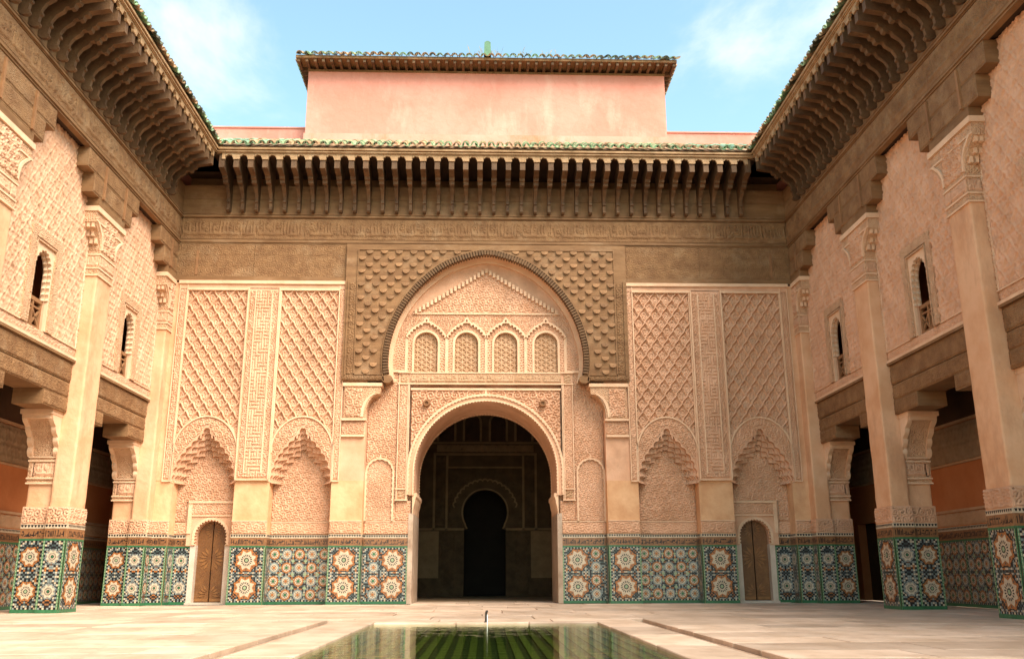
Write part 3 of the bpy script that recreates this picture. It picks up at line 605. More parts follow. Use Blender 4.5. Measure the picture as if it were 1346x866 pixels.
# --- tympanum with four lattice windows
_h = [(2.34, 5.12), (2.40, 5.55), (2.36, 6.08), (2.17, 6.70), (1.85, 7.25), (1.46, 7.68), (1.02, 8.01), (.52, 8.22)]
GA = smoothcurve([(-a, z) for a, z in _h]+[(0, 8.33)]+_h[::-1], 161)
ga = np.array(GA); up_ = ga[:, 1] >= 5.5
def inside(U, Vv, k=0.): 
    half = np.interp(Vv, ga[:81, 1], -ga[:81, 0]); return np.abs(U) < half-k
wins = [s*S_(x, .34, 0) for s in (-1, 1) for x in (.475, 1.45)]; WHW, WB, WSP = .285, 5.40, 6.13
def winmask(U, Vv):
    m = np.zeros(U.shape, bool)
    for c in wins: m |= (np.abs(U-c) < WHW-.0) & (Vv < WSP+np.sqrt(np.clip(WHW**2-(U-c)**2, 0, 1))) 
    return m
tz = 6.90
HF('tympanum', FPT, -2.3, 2.3, 5.40, 8.22, lambda u, v: np.where((v > tz+.03) & (v < tz+1.12-.62*np.abs(u)), arab(np.abs(u), v, .17), np.where(v > tz-.02, .45, np.where(v > 6.25, arab(np.abs(u), v, .12), knot(u, v, .13)))), .03, 'stucco', back, .0135,
   mask=lambda U, Vv: inside(U, Vv) & ~winmask(U, Vv), rim=False)
q = MB(FPT); q.box((-1.82, tz-.03, 0), (1.82, tz, .05)); zig = []
for i in range(37):      # stepped dripping course along the tympanum gable
    u = -1.74+i*.0967; v = tz+1.14-.62*abs(u); q.box((u-.035, v-.09, 0), (u+.03, v+.03, .075))
q.build('gable_course', 'stucco_pale', back, kind='stuff')
for c in wins:
    wp = stilted(c, WSP, WHW, WB, 24)
    q = MB(FPT); q.band(offset(resample(wp, 60), .055), resample(wp, 60), .045, -.12); q.build('window_frame', 'stucco_pale', back)
    HF('window_lattice', FB(PORT+.07), c-WHW-.01, c+WHW+.01, WB, WSP+WHW+.01, lambda u, v: np.clip(np.maximum(np.maximum(1-subsmooth(np.abs(np.sin(PI*(u-c)/.11)), .25, .5), 1-subsmooth(np.abs(np.sin(PI*((u-c)*.5+v*.866)/.11)), .25, .5)), 1-subsmooth(np.abs(np.sin(PI*((u-c)*.5-v*.866)/.11)), .25, .5)), 0, 1), .03, 'stucco_grey', back, .012,
       mask=lambda U, Vv: Vv < WSP+np.sqrt(np.clip((WHW+.01)**2-(U-c)**2, 0, 1)))
    # wavy dripping hood
    hood = smoothcurve([(c-.475, 6.28), (c-.37, 6.44), (c-.20, 6.58), (c-.06, 6.65), (c, 6.76), (c+.06, 6.65), (c+.20, 6.58), (c+.37, 6.44), (c+.475, 6.28)], 41); h2 = lobes(hood, 14, .055, 4)
    q = MB(FPT); q.band(offset(resample(hood, len(h2)), .035), h2, .075, 0); q.build('window_hood', 'stucco_pale', back)
for e in (-1.95, -.97, 0, .97, 1.95): q = MB(FPT); q.box((e-.035, 5.40, 0), (e+.035, 6.28, .045)); q.build('window_column', 'stucco_pale', back)
q = MB(FPT)
for s in (-1, 1): a, c = sorted((s*1.99, s*2.32)); q.box((a, 5.40, 0), (c, 5.45, .06))
q.build('window_ledge', 'stucco_pale', back)
# plaster reveal between the cedar arch and the tympanum
q = MB(FRONT); q.band(offset(GA, .09), offset(GA, .0), .02, -PORT-.02); q.build('arch_reveal', 'stucco_pale', back)
q = MB(FPT); q.band(offset(GA, .05), offset(GA, -.13), .10, 0); q.build('tympanum_moulding', 'stucco_pale', back)

# --- small doors
for s in (-1, 1):
    d = empty('door', (s*DC, REC, 0), parent=back)
    FD = FB(REC+.16); top = arc(s*DC, DSP, DHW+.01, 180, 0, 24)
    for h in (0, 1):
        a = [p for p in (top[:13] if h == 0 else top[12:])]; xe = s*DC-DHW-.01 if h == 0 else s*DC+DHW+.01; xm = s*DC+(-.012 if h == 0 else .012)
        a = [(min(p[0], xm) if h == 0 else max(p[0], xm), p[1]) for p in a]
        poly = ([(xe, .05)]+a+[(xm, .05)]) if h == 0 else ([(xm, .05)]+a+[(xe, .05)])
        q = MB(FD); q.prism(poly, -.04, .0)
        x0, x1 = (s*DC-DHW+.03, xm-.01) if h == 0 else (xm+.01, s*DC+DHW-.03)
        for cz, R in ((1.02, .30), (.22, .25), (1.66, .2)):     # carved sunbursts, half on each leaf
            for k in range(16):
                an = 2*PI*(k+.5)/16; px, pz = math.cos(an), math.sin(an)
                if (px < 0) != (h == 0): continue
                r0, r1 = R*.35, R; wd = R*.10
                P = [(s*DC+px*r0, cz+pz*r0), (s*DC+px*(r0+r1)/2-pz*wd, cz+pz*(r0+r1)/2+px*wd), (s*DC+px*r1, cz+pz*r1), (s*DC+px*(r0+r1)/2+pz*wd, cz+pz*(r0+r1)/2-px*wd)]
                if all(x0 < p[0] < x1 and .1 < p[1] < 1.83 for p in P): q.prism(P, 0, .014, mi=1)
        q.box((x0, .07, 0), (x1, .13, .015), 1)
        q.build('door_leaf', ['door_wood', 'door_carve'], d)
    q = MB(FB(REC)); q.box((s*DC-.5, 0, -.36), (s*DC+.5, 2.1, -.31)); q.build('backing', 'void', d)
    q = MB(FB(REC)); q.box((s*DC-.48, .0, -.2), (s*DC+.48, .045, .06)); q.build('threshold', 'marble_white', d)
    q = MB(FB(REC)); 
    for e in (-1, 1): a, c = sorted((s*DC+e*(DHW-.01), s*DC+e*.46)); q.box((a, .045, -.2), (c, 1.32, .03))
    q.build('door_jamb', 'marble_white', d)
    fr = MB(FB(REC)); al = stilted(s*DC, DSP, DHW+.03, 1.32, 28); lo = lobes(al, 21, .035, 4)
    x0, x1 = s*DC-.56, s*DC+.56
    archwall(fr, arc(s*DC, DSP, DHW+.03, 180, 0, 28), x0, x1, 2.30, .05, 0)
    fr.box((x0, 1.30, 0), (s*DC-DHW-.03, DSP, .05)); fr.box((s*DC+DHW+.03, 1.30, 0), (x1, DSP, .05)); fr.build('door_surround', 'stucco', d)
    q = MB(FB(REC)); q.band(offset(resample(al, len(lo)), .05), lo, .075, -.1); q.build('door_arch', 'stucco_pale', d)
    HF('carved_panel', FB(REC), x0+.02, x1-.02, 2.02, 2.28, lambda u, v: arab(u-s*DC, v, .13), .025, 'stucco', d, .0135, w0=.052)
    q = MB(FB(REC))
    for e in (x0, x1-.09): q.box((e, 1.58, .05), (e+.09, 2.30, .075))
    q.box((x0, 2.27, .05), (x1, 2.32, .09)); q.box((x0+.09, 1.97, .05), (x1-.09, 2.0, .08)); q.build('surround_moulding', 'stucco_pale', d)
    x0, x1 = sorted((s*(DC+.56), s*7.28)); HF('carved_band', FB(REC), x0, x1, ZZ+.01, ZU, lambda u, v: arab(u, v, .15), .022, 'stucco', back, .014, w0=.012)
# --- tile dado
for s in (-1, 1):
    def dp(fr, a, c, st, **k):
        x0, x1 = sorted((s*a, s*c)); return mosaic_panel(fr, x0, x1, back, st, **k)
    dp(FRONT, 2.84, 3.58, 'big', w=.01); dp(FRONT, 5.0, 5.80, 'big', w=.01); dp(FRONT, 7.22, 7.60, 'big', w=.01, swap=1)
    dp(FB(REC), 3.58, 5.01, 'small', edge=(False, False)); dp(FB(REC), 5.81, 5.895, 'plain', edge=(False, False)); dp(FB(REC), 6.825, 7.21, 'big', edge=(True, False), swap=1)
    dp(FPT, 1.80, 2.83, 'mixed' if s < 0 else 'mixed_r', edge=(s > 0, s < 0))
    for X, dpth, st in ((5.0, REC, 'big'), (2.84, PORT, 'big'), (7.22, REC, 'big')): mosaic_panel(FS(s, X), -dpth, 0, back, st, w=.004, edge=(False, True), swap=1)
# --- cedar spandrel round the great arch
sp = empty('cedar_spandrel', (0, -.1, 5.1), parent=back)
WY = .10
FW = FB(-WY)
q = MB(FW); q.band([(-3.45+6.9*i/160, 8.55) for i in range(161)], [(u, v) for u, v in GA], 0, -.14)
V = []; 
for s in (-1, 1): a, c = sorted((s*2.33, s*3.45)); 
q = MB(FW)
mid = [p for p in GA if p[1] >= 5.55]; lft = [p for p in GA if p[1] < 5.56 and p[0] < 0]; rgt = [p for p in GA if p[1] < 5.56 and p[0] > 0]
wide = [i for i, p in enumerate(GA)]; imx = min(range(81), key=lambda i: GA[i][0]); top_ = GA[imx:161-imx]
archwall(q, top_, -3.45, 3.45, 8.56, 0, -.16)
for seg in (GA[:imx+1], GA[160-imx:]):
    sg = -1 if seg[0][0] < 0 else 1; q.band([(sg*3.45, v) for u, v in seg], seg, 0, -.16)
q.build('spandrel_board', 'wood', sp)
def scallop_mesh():
    n = 12; R = .088; top = .02; arcp = [(-R, top)]+[(R*math.cos(PI+PI*i/n), R*1.0*math.sin(PI+PI*i/n)) for i in range(n+1)]+[(R, top)]
    w = lambda z: .006+.045*(top-z)/(top+R)
    V = [(x, -w(z), z) for x, z in arcp]+[(x*.97, -.004-w(z)*.25, z*.97) for x, z in arcp]; m_ = len(arcp); k = m_//2
    V.append((0, -w(-.02)-.012, -.02)); c = 2*m_
    Fs = [(c, i, i+1) for i in range(m_-1)]+[(c, m_-1, 0)]+[(i+1, i, m_+i, m_+i+1) for i in range(m_-1)]+[(0, m_-1, 2*m_-1, m_)]
    return mesh('scallop', V, Fs, 'wood_scallop')
mat('wood_dentil', (.15, .08, .035), (.10, .055, .025), 5, .75)
mat('wood_scallop', (.25, .135, .06), (.18, .09, .037), 5, .75, .3, 30, rand=.2)
sm = scallop_mesh()
row = 0; z = 5.36
while z < 8.40:
    off = .18 if row % 2 else 0.
    k = -9
    while k <= 9:
        x = k*.36+off; k += 1
        if abs(x) > 3.10: continue
        hw = np.interp(z, ga[:81, 1], -ga[:81, 0]) if z < 8.29 else -1
        dist = abs(x)-hw if z < 8.30 else 1
        if z > 7.2: 
            dd = np.min(np.hypot(ga[:, 0]-x, ga[:, 1]-z)); ins = abs(x) < hw; dist = -1 if ins else dd
        if dist < .20: continue
        inst('scallop', sm, (x, -WY, z), sp, scl=(1, 1, random.uniform(.92, 1.08)))
    z += .168; row += 1
# frame strips of the spandrel, dentil rim, wooden consoles at its feet
q = MB(FW)
for s in (-1, 1):
    for a in (3.14, 3.36): x0, x1 = sorted((s*a, s*(a+.03))); q.box((x0, 5.24, 0), (x1, 8.40 if a < 3.2 else 7.62, .025))
    x0, x1 = sorted((s*2.36, s*3.17)); q.box((x0, 5.25, 0), (x1, 5.275, .025))
q.box((-3.17, 8.40, 0), (3.17, 8.425, .025)); q.build('spandrel_moulding', 'wood', sp)
for s in (-1, 1):
    x0, x1 = sorted((s*2.42, s*3.44)); HF('carved_board', FW, x0, x1, 5.13, 5.24, lambda u, v: arab(u, v, .12), .02, 'wood', sp, .014, w0=.005)
    x0, x1 = sorted((s*3.18, s*3.35)); HF('carved_board', FW, x0, x1, 5.26, 7.56, lambda u, v: arab(u, v, .16), .018, 'wood', sp, .015, w0=.003)
    cv = MB(FB(.0)); pr = [(s*(2.36+.13*math.cos(t)), 5.15+.10*math.sin(t)) for t in np.linspace(0, 2*PI, 14, endpoint=False)]; cv.prism(pr, -.2, WY+.03); cv.build('console', 'wood', sp)
dn = resample(GA[4:-4], 124); dd = np.array(dn); T = np.gradient(dd, axis=0); T /= np.hypot(*T.T)[:, None]
q = MB(FW)
for i in range(0, 124):
    (u, v), (tx, tz_) = dd[i], T[i]; nx, nz = -tz_, tx; a = .042
    P = [(u-tx*a*.55-nx*.05, v-tz_*a*.55-nz*.05), (u+tx*a*.55-nx*.05, v+tz_*a*.55-nz*.05), (u+tx*a*.55+nx*.075, v+tz_*a*.55+nz*.075), (u-tx*a*.55+nx*.075, v-tz_*a*.55+nz*.075)]
    q.prism(P, -.14, .07)
q.build('dentil_rim', 'wood_dentil', sp, kind='stuff')
g2 = offset(GA, .09); q = MB(FW); q.band(offset(GA, .12), g2, .03, 0); q.build('arch_listel', 'wood', sp)

# --- eaves: brackets, scalloped fascia, tiles (shared by the three walls)
PITCH_B = .3455; ZE = 10.50
def bracket_mesh():
    prof = [(1.0, 10.50), (1.0, 10.17), (.66, 10.11), (.64, 10.05), (.58, 10.03), (.56, 9.96), (.50, 9.94), (.47, 9.98), (.41, 9.97), (.38, 9.90), (.34, 9.87), (.26, 9.81), (.205, 9.72), (.19, 9.66), (.215, 9.645), (.215, 9.60), (.18, 9.585), (.165, 9.46), (.19, 9.45), (.20, 9.41), (.165, 9.375), (.09, 9.37), (.0, 9.42), (.0, 10.50)]
    V = []; n = len(prof)
    for sg in (-1, 1):
        for d, z in prof: V.append((sg*(.038+.026*min(1, max(0, (d-.22)/.4))), -d, z-9.37))
    return mesh('bracket', V, [tuple(range(n)), tuple(range(2*n-1, n-1, -1))]+[((i+1) % n, i, n+i, n+(i+1) % n) for i in range(n)], 'wood_shaded')
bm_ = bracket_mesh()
SL = math.atan2(.92, 1.65)      # roof slope
def tile_mesh(cover, m, R=.092, ln=.52):
    n = 7; V = []; Fs = []
    for y, k in ((0., 1.), (ln, .82)):
        for r in (R*k, (R-.018)*k):
            for i in range(n+1):
                th = PI*i/n; V.append((r*math.cos(th), y, r*math.sin(th)*(1 if cover else -.85)))
    a, b, c, d = 0, n+1, 2*(n+1), 3*(n+1)
    for i in range(n): Fs += [(a+i, a+i+1, c+i+1, c+i), (b+i+1, b+i, d+i, d+i+1), (a+i+1, a+i, b+i, b+i+1), (c+i, c+i+1, d+i+1, d+i)]
    ca, sa = math.cos(SL), math.sin(SL); V = [(x, y*ca-z*sa, y*sa+z*ca) for x, y, z in V]
    return mesh('roof_tile', V, Fs, m)
TM = {(c, m_): tile_mesh(c, m_) for c in (True, False) for m_ in ('tile_green', 'tile_clay', 'tile_dark')}
def eave(parent, fr, u0, u1, nb, rz, org, tiles, courses, tile_u, mats=('tile_green', 'tile_green', 'tile_clay')):
    ev = empty('eave', org, parent=parent)
    us = [u0+(i+.5)*(u1-u0)/nb for i in range(nb)]; p = (u1-u0)/nb
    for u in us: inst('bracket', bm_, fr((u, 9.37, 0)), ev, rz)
    # scalloped board between the bracket noses
    low = []
    for u in [u0]+[a+p/2 for a in us[:-1]]+[u1]:
        if u == u0 or u == u1: continue
        c = u; r = .098; low += [(c-p/2+.001, 10.375), (c-r-.003, 10.375)]
        for k in range(0, 29):
            t = PI*k/28; rr = r*(1-.13*(1-abs(math.sin(t*3.5)))); low.append((c-rr*math.cos(t), 10.40+rr*math.sin(t)))
        low += [(c+r+.003, 10.375), (c+p/2-.001, 10.375)]
    q = MB(fr); q.band([(u, 10.53) for u, v in low], low, 1.025, .97); q.build('scalloped_board', 'wood_eave', ev)
    q = MB(fr); e = .0
    q.box((u0, 10.53, .93), (u1, 10.62, 1.05)); q.box((u0, 10.55, 1.05), (u1, 10.57, 1.075)); q.box((u0, 10.605, .95), (u1, 10.65, 1.10)); q.build('fascia', 'wood_eave', ev)
    q = MB(fr); q.box((u0-1.0 if rz == 0 else 0, 10.50, -.55), (u1+1.0 if rz == 0 else u1, 10.56, .965)); q.build('soffit', 'wood_dark', ev)  # near-black wood puts more of the under-eave shade into the colour
    q = MB(fr); t0, t1 = (u0-.98, u1+.98) if rz == 0 else (tile_u[0]-.9, tile_u[1])
    q.prism([(10.76, 1.05), (10.79, 1.10), (11.70, -.55), (11.62, -.55), (10.57, .9)], t0, t1, axis=0) if False else None
    V = []
    for t in (t0, t1):
        for z, w in ((10.65, 1.04), (10.665, 1.10), (11.585, -.55), (10.565, -.55), (10.565, .90)): V.append((t, z, w))
    q.add(V, [(0, 1, 2, 3, 4), (9, 8, 7, 6, 5)]+[(i, (i+1) % 5, 5+(i+1) % 5, 5+i) for i in range(5)]); q.build('roof_bed', 'tile_clay', ev)
    n = int(round((tile_u[1]-tile_u[0])/.2135)); pt = (tile_u[1]-tile_u[0])/n
    for i in range(n):
        for cr in range(courses):
            base = 1.18-cr*.42*math.cos(SL); zz = 10.69+.02+cr*.42*math.sin(SL)
            u = tile_u[0]+(i+.5)*pt; jx = random.uniform(-.012, .012); jz = random.uniform(-.008, .01)
            inst('roof_tile', TM[(True, random.choice(mats))], fr((u+jx, zz+.03+jz, base-.07)), ev, rz)
            if cr == 0: inst('roof_tile', TM[(False, random.choice(mats))], fr((u+pt/2+random.uniform(-.008, .008), zz+.062+jz, base+random.uniform(-.02, .03))), ev, rz)
    return ev
mat('wood_eave', (.40, .25, .13), (.29, .17, .08), 5, .75, .5, 30, stain=((.50, .36, .22), 2.5, .7))
eave(back, FB(0.), -6.60, 6.60, 38, 0., (0, -.5, 9.37), True, 3, (-6.66, 6.66))
# --- cedar friezes of the back wall
def wallwood(parent, fr, u0, u1, low=True, res=.016):
    fz = empty('cedar_frieze', fr(((u0+u1)/2, 7.6, 0)), parent=parent)
    for k in range(3):
        za, zb = 9.385+k*.372, 9.385+(k+1)*.372-.006
        q = MB(fr); q.box((u0, za, -.1 if k < 2 else -.55), (u1, zb, random.uniform(.0, .008) if k < 2 else -.42)); q.build('plank', 'wood', fz)
    HF('script_board', fr, u0, u1, 8.68, 9.25, lambda u, v: np.maximum(script(u, v, 8.72, 9.21)*.9, .25*plankwood(u, v, 8.68, 3, .19)), .035, 'wood_carved', fz, res, w0=.005)
    q = MB(fr); q.box((u0, 8.56, -.1), (u1, 8.68, .02)); q.box((u0, 8.60, .02), (u1, 8.64, .045)); q.box((u0, 9.25, -.1), (u1, 9.385, .02)); q.box((u0, 9.27, .02), (u1, 9.31, .05)); q.box((u0, 9.345, .02), (u1, 9.38, .035)); q.box((u0, 8.68, -.1), (u1, 9.25, -.02)); q.build('moulding', 'wood', fz)
    return fz
fz = wallwood(back, FB(0.), -7.6, 7.6)
for s in (-1, 1):
    x0, x1 = sorted((s*3.45, s*7.6))
    q = MB(FRONT); q.box((x0, 7.60, -.2), (x1, 8.56, -.008)); q.build('plank_bed', 'wood', fz)
    for k in range(3):
        za, zb = 7.72+k*.28, 7.72+(k+1)*.28-.003
        q = [x0, x0+(x1-x0)*.45, x1]
        for a, c in zip(q[:-1], q[1:]): HF('plank', FRONT, a+.004, c-.004, za, zb, lambda u, v: .45+.55*arab(u, v, .15), .022, 'wood_carved', fz, .015, w0=random.uniform(0, .006), rim=False)
    q = MB(FRONT); q.box((x0, 7.60, -.1), (x1, 7.715, .035)); q.build('moulding', 'wood', fz)
    q = MB(FRONT); a = s*7.12; q.box((a-.03, 7.76, 0), (a+.03, 8.40, .035)); q.build('batten', 'wood_warm', fz)
# ================================================================== rooftop building and parapets behind the eave
mat('tile_finial', (.10, .22, .12), (.07, .16, .085), 8, .4, spec=.4)
mat('pink_plinth', (.66, .33, .25), (.60, .27, .19), 1.2, .9, .5, 8, stain=((.23, .17, .07), 1.1, 1.0, (1, 1, .5)))
rb = empty('rooftop_building', (0, 3, 11.5), 'pink rendered upper storey with green tiled eaves rising above the portal wall', 'building')
bx0, by0, bz1 = 4.90, 1.0, 14.02
q = MB(); q.box((-bx0, by0, 11.3), (bx0, 8, bz1)); q.build('wall', 'pink_wall', rb)
q = MB(); q.box((-bx0+.02, by0-.28, 11.3), (bx0-.02, by0, 11.98)); q.build('plinth', 'pink_plinth' if 'pink_plinth' in M else 'pink_wall', rb)
q = MB(); q.box((-bx0-.23, by0-.42, 14.14), (bx0+.23, 8.4, 14.18)); q.box((-bx0-.27, by0-.46, 14.12), (bx0+.27, by0-.42, 14.20)); q.box((-bx0-.27, by0-.42, 14.12), (-bx0-.23, 8.4, 14.20)); q.box((bx0+.23, by0-.42, 14.12), (bx0+.27, 8.4, 14.20)); q.box((-bx0-.02, by0-.02, 13.97), (bx0+.02, 8.02, 14.03)); q.build('roof_edge', 'wood', rb)
q = MB(); V = [(-bx0-.27, by0-.46, 14.20), (bx0+.27, by0-.46, 14.20), (bx0+.27, 8.4, 14.20), (-bx0-.27, 8.4, 14.20), (-bx0+1.2, 4, 14.9), (bx0-1.2, 4, 14.9)]
q.add(V, [(0, 1, 5, 4), (1, 2, 5), (2, 3, 4, 5), (3, 0, 4)]); q.build('roof', 'tile_clay', rb)
raf = MB(); raf.box((-.035, -.42, 0), (.035, .02, .11)); raf_me = mesh('rafter', raf.V, raf.F, 'wood_shaded')
n = 47
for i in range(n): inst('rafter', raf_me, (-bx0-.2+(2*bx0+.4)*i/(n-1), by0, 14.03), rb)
raf2 = MB(); raf2.box((-.035, -.24, 0), (.035, .02, .11)); raf2_me = mesh('rafter', raf2.V, raf2.F, 'wood_shaded')
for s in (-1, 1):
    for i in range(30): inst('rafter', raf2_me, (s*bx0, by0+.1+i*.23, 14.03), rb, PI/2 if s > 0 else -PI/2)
n = 52
SLm = {}
for i in range(n):
    u = -bx0-.27+(i+.5)*(2*bx0+.54)/n; mm = random.choice(['tile_green', 'tile_clay', 'tile_dark'])
    inst('roof_tile', TM[(True, mm)], (u, by0-.50, 14.20+random.uniform(-.01, .015)), rb); inst('roof_tile', TM[(False, random.choice(['tile_clay', 'tile_dark', 'tile_green']))], (u+.1, by0-.56+random.uniform(-.02, .02), 14.26), rb)
for s in (-1, 1):
    for i in range(24): inst('roof_tile', TM[(True, random.choice(['tile_green', 'tile_clay']))], (s*(bx0+.33), by0-.05+i*.215, 14.22), rb, s*PI/2)
q = MB(); q.prism([(-.10, 14.3), (.10, 14.3), (.085, 14.80), (.03, 14.84), (-.03, 14.84), (-.085, 14.80)], .75, .92, axis=1); q.build('ridge_finial', 'tile_finial', rb)
wd = []; wf = []
for cx_ in (.2, 1.0, 1.7, -.3):
    for k in range(7):
        a = random.uniform(0, 2*PI); x = cx_+random.uniform(-.2, .2); h = random.uniform(.1, .26); lx = math.cos(a)*h*.5; b_ = len(wd)
        wd += [(x-.004, .75, 14.42), (x+.004, .75, 14.42), (x+lx*.5+.003, .75+.1*math.sin(a), 14.42+h*.7), (x+lx, .75+.2*math.sin(a), 14.42+h)]; wf += [(b_, b_+1, b_+2), (b_, b_+2, b_+3)]
O('dry_weeds', wd, wf, 'weed', kind='stuff', label='thin dry weeds growing along the top tile roof', cat='weeds')
for s in (-1, 1):
    x0, x1 = sorted((s*(bx0+.01), s*8.6))
    q = MB(); q.box((x0, 1.5, 11.2), (x1, 1.9, 12.50)); q.box((x0, 1.47, 12.50), (x1, 1.93, 12.54)); q.build('parapet_wall', 'pink_wall', None, label='low pink roof parapet to the %s of the upper storey' % ('left' if s < 0 else 'right'), cat='wall', group='roof parapets')

# ================================================================== side walls
WX, SX, GX = 7.60, 7.85, 9.50
UEND = 14.0
PILL = [0.0, 4.0, 8.0]
def side_wall(s):
    nm = 'left' if s < 0 else 'right'
    w = empty('courtyard_wall', (s*7.9, -6, 3.5), {-1: 'sunlit left courtyard wall of carved stucco over an open gallery, cedar eave above', 1: 'shaded right courtyard wall of carved stucco over an open gallery, cedar eave above'}[s], 'wall', 'walls round the courtyard')
    fw_, fs_ = FS(s, WX), FS(s, SX)
    fz = wallwood(w, fw_, 0.0, UEND, res=.02)
    bays = [(PILL[i]+.34, PILL[i]+4-.34) for i in range(3)]
    # backing above the stucco heads
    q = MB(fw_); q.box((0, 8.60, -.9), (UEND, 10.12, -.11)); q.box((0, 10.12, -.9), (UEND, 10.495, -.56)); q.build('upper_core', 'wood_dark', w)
    # stepped cedar corbels over each pillar
    for pc_ in PILL+[12.0]:
        for k, (za, zb, hw) in enumerate(((7.60, 7.775, .66), (7.78, 8.165, .98), (8.17, 8.558, 1.31))):
            a, b = max(0.0, pc_-hw), min(UEND, pc_+hw)
            q = MB(fw_); q.box((a, za, -.55), (b, zb, .0)); q.build('stepped_corbel', 'wood', fz)
            if k: 
                a2, b2 = a+.012, b-.012
                HF('carved_board', fw_, a2, b2, za+.012, zb-.012, lambda u, v: .5+.5*arab(u, v, .17), .014, 'wood_carved', fz, .02, w0=.001)
        for e in (-.52, .52):
            if 0 < pc_+e < UEND-.1:
                q = MB(fw_); q.box((pc_+e-.028, 7.80, 0), (pc_+e+.028, 8.50, .045)); q.build('batten', 'wood_warm', fz)
    for bi, (a, b) in enumerate(bays):
        c = (a+b)/2; hw, zb, zsp, zt = .31, 4.80, 5.86, 6.20
        # masonry behind the stucco, with the window opening
        q = MB(fs_); ap = pointed(c, zsp, hw, zt, 24, 2.0); q.box((a-.3, 4.30, -.12), (c-hw, zsp, -.02)); q.box((c+hw, 4.30, -.12), (b+.3, zsp, -.02)); q.box((c-hw, 4.30, -.12), (c+hw, zb, -.02))
        archwall(q, ap, a-.3, b+.3, 8.7, -.02, -.12); q.build('bay_core', 'stucco', w)
        fhw, fz1 = .57, 6.50
        fun = (lambda u, v: np.clip(.62*sebka(u-c, v, .29, .42)+.42*rosefield(u-c, v, .25), 0, 1)) if bi != 0 else (lambda u, v: rosesebka(u-c, v))
        HF('stucco_panel', fs_, a+.07, b-.07, 4.80, 8.60, (lambda u, v, f=fun: f(u, v)*(.6+.4*vnoise(u*1.7+3, v*1.7)) ), .048 if s < 0 else .062, 'stucco', w, .0155, mask=lambda U, Vv: (np.abs(U-c) > fhw-.05) | (Vv > fz1-.05))
        HF('carved_band', fs_, a+.02, b-.02, 4.62, 4.80, lambda u, v: arab(u, v, .13), .02, 'stucco', w, .016, w0=.01)
        for e in (a, b-.07): HF('edge_strip', fs_, e, e+.07, 4.80, 7.55, lambda u, v: arab(u, v, .08), .02, 'stucco_pale', w, .016, w0=.02)
        q = MB(fs_); q.box((a, 4.58, 0), (b, 4.63, .05)); q.box((a+.02, 4.79, 0), (c-fhw, 4.81, .045)); q.box((c+fhw, 4.79, 0), (b-.02, 4.81, .045)); q.build('panel_moulding', 'stucco_pale', w)
        # window
        wi = empty('window', fs_((c, zb, 0)), parent=w)
        q = MB(fs_)
        for e0, e1, t in ((fhw, fhw-.16, .058), (fhw-.19, fhw-.22, .066)):
            zt_ = fz1-(fhw-e0); q.box((c-e0, zb, 0), (c-e1, zt_, t)); q.box((c+e1, zb, 0), (c+e0, zt_, t)); q.box((c-e1, zt_-(e0-e1), 0), (c+e1, zt_, t))
        q.build('frame', 'stucco_carved', wi)
        q = MB(fs_); archwall(q, ap, c-.36, c+.36, 6.30, .03, -.02); q.box((c-.36, zb, -.02), (c-hw, zsp, .03)); q.box((c+hw, zb, -.02), (c+.36, zsp, .03)); q.build('reveal', 'stucco_pale', wi)
        for k in range(2):
            ap2 = resample([(c-hw, 5.35)]+ap+[(c+hw, 5.35)], 81); lo = lobes(offset(ap2, -.012*k), 17, .035, 4)
            q = MB(fs_); q.band(offset(resample(ap2, len(lo)), .03), lo, .035-.07*k, -.02-.07*k); q.build('lobed_arch', 'stucco_pale', wi)
        bl = MB(fs_); d0 = -.085
        bl.box((c-hw, 5.28, d0-.03), (c+hw, 5.35, d0+.03)); bl.box((c-hw, 4.80, d0-.03), (c+hw, 4.86, d0+.03)); bl.box((c-hw, 5.17, d0-.02), (c+hw, 5.20, d0+.02))
        for e in (-1, 0, 1): bl.box((c+e*(hw-.025)-.022, 4.86, d0-.025), (c+e*(hw-.025)+.022, 5.28, d0+.025))
        for e in (-1, 1):
            m0, m1 = c+e*.01, c+e*(hw-.03); l, r = min(m0, m1)+.01, max(m0, m1)-.01
            for (p0, p1) in (((l, 4.87), (r, 5.16)), ((l, 5.16), (r, 4.87))):
                dx, dz = p1[0]-p0[0], p1[1]-p0[1]; ll = math.hypot(dx, dz); nx, nz = -dz/ll*.016, dx/ll*.016
                bl.prism([(p0[0]-nx, p0[1]-nz), (p1[0]-nx, p1[1]-nz), (p1[0]+nx, p1[1]+nz), (p0[0]+nx, p0[1]+nz)], d0-.015, d0+.015)
        bl.build('balustrade', 'wood_warm', wi)
        # cedar lintel over the gallery opening
        li = empty('lintel', fs_((c, 3.58, 0)), parent=w)
        for za, zb_, t in ((4.535, 4.58, .045), (4.16, 4.53, .0), (3.86, 4.15, -.012)):
            if t > .03: q = MB(fs_); q.box((a, za, -.5), (b, zb_, t)); q.build('moulding', 'wood', li)
            else:
                q = MB(fs_); q.box((a, za, -.55), (b, zb_, t-.012)); q.build('beam', 'wood', li)
                HF('carved_board', fs_, a, b, za+.004, zb_-.004, lambda u, v: .45+.55*arab(u, v, .16), .018, 'wood_carved', li, .02, w0=t-.01)
        for e0, e1 in ((a, a+.98), (b-.98, b)):
            q = MB(fs_); q.box((e0, 3.585, -.55), (e1, 3.855, -.015)); q.build('lintel_corbel', 'wood', li)
            HF('carved_board', fs_, e0+.01, e1-.01, 3.595, 3.845, lambda u, v: .45+.55*arab(u, v, .16), .016, 'wood_carved', li, .02, w0=-.013)
    q = MB(fs_); q.box((12.34, 0, -.5), (UEND+12, 8.7, 0)); q.build('plain_wall', 'stucco', w)
    eave(w, fw_, .98, UEND, 38, s*PI/-2, fw_((6, 9.37, .5)), True, 2, (.55, UEND), ('tile_clay', 'tile_dark', 'tile_green'))
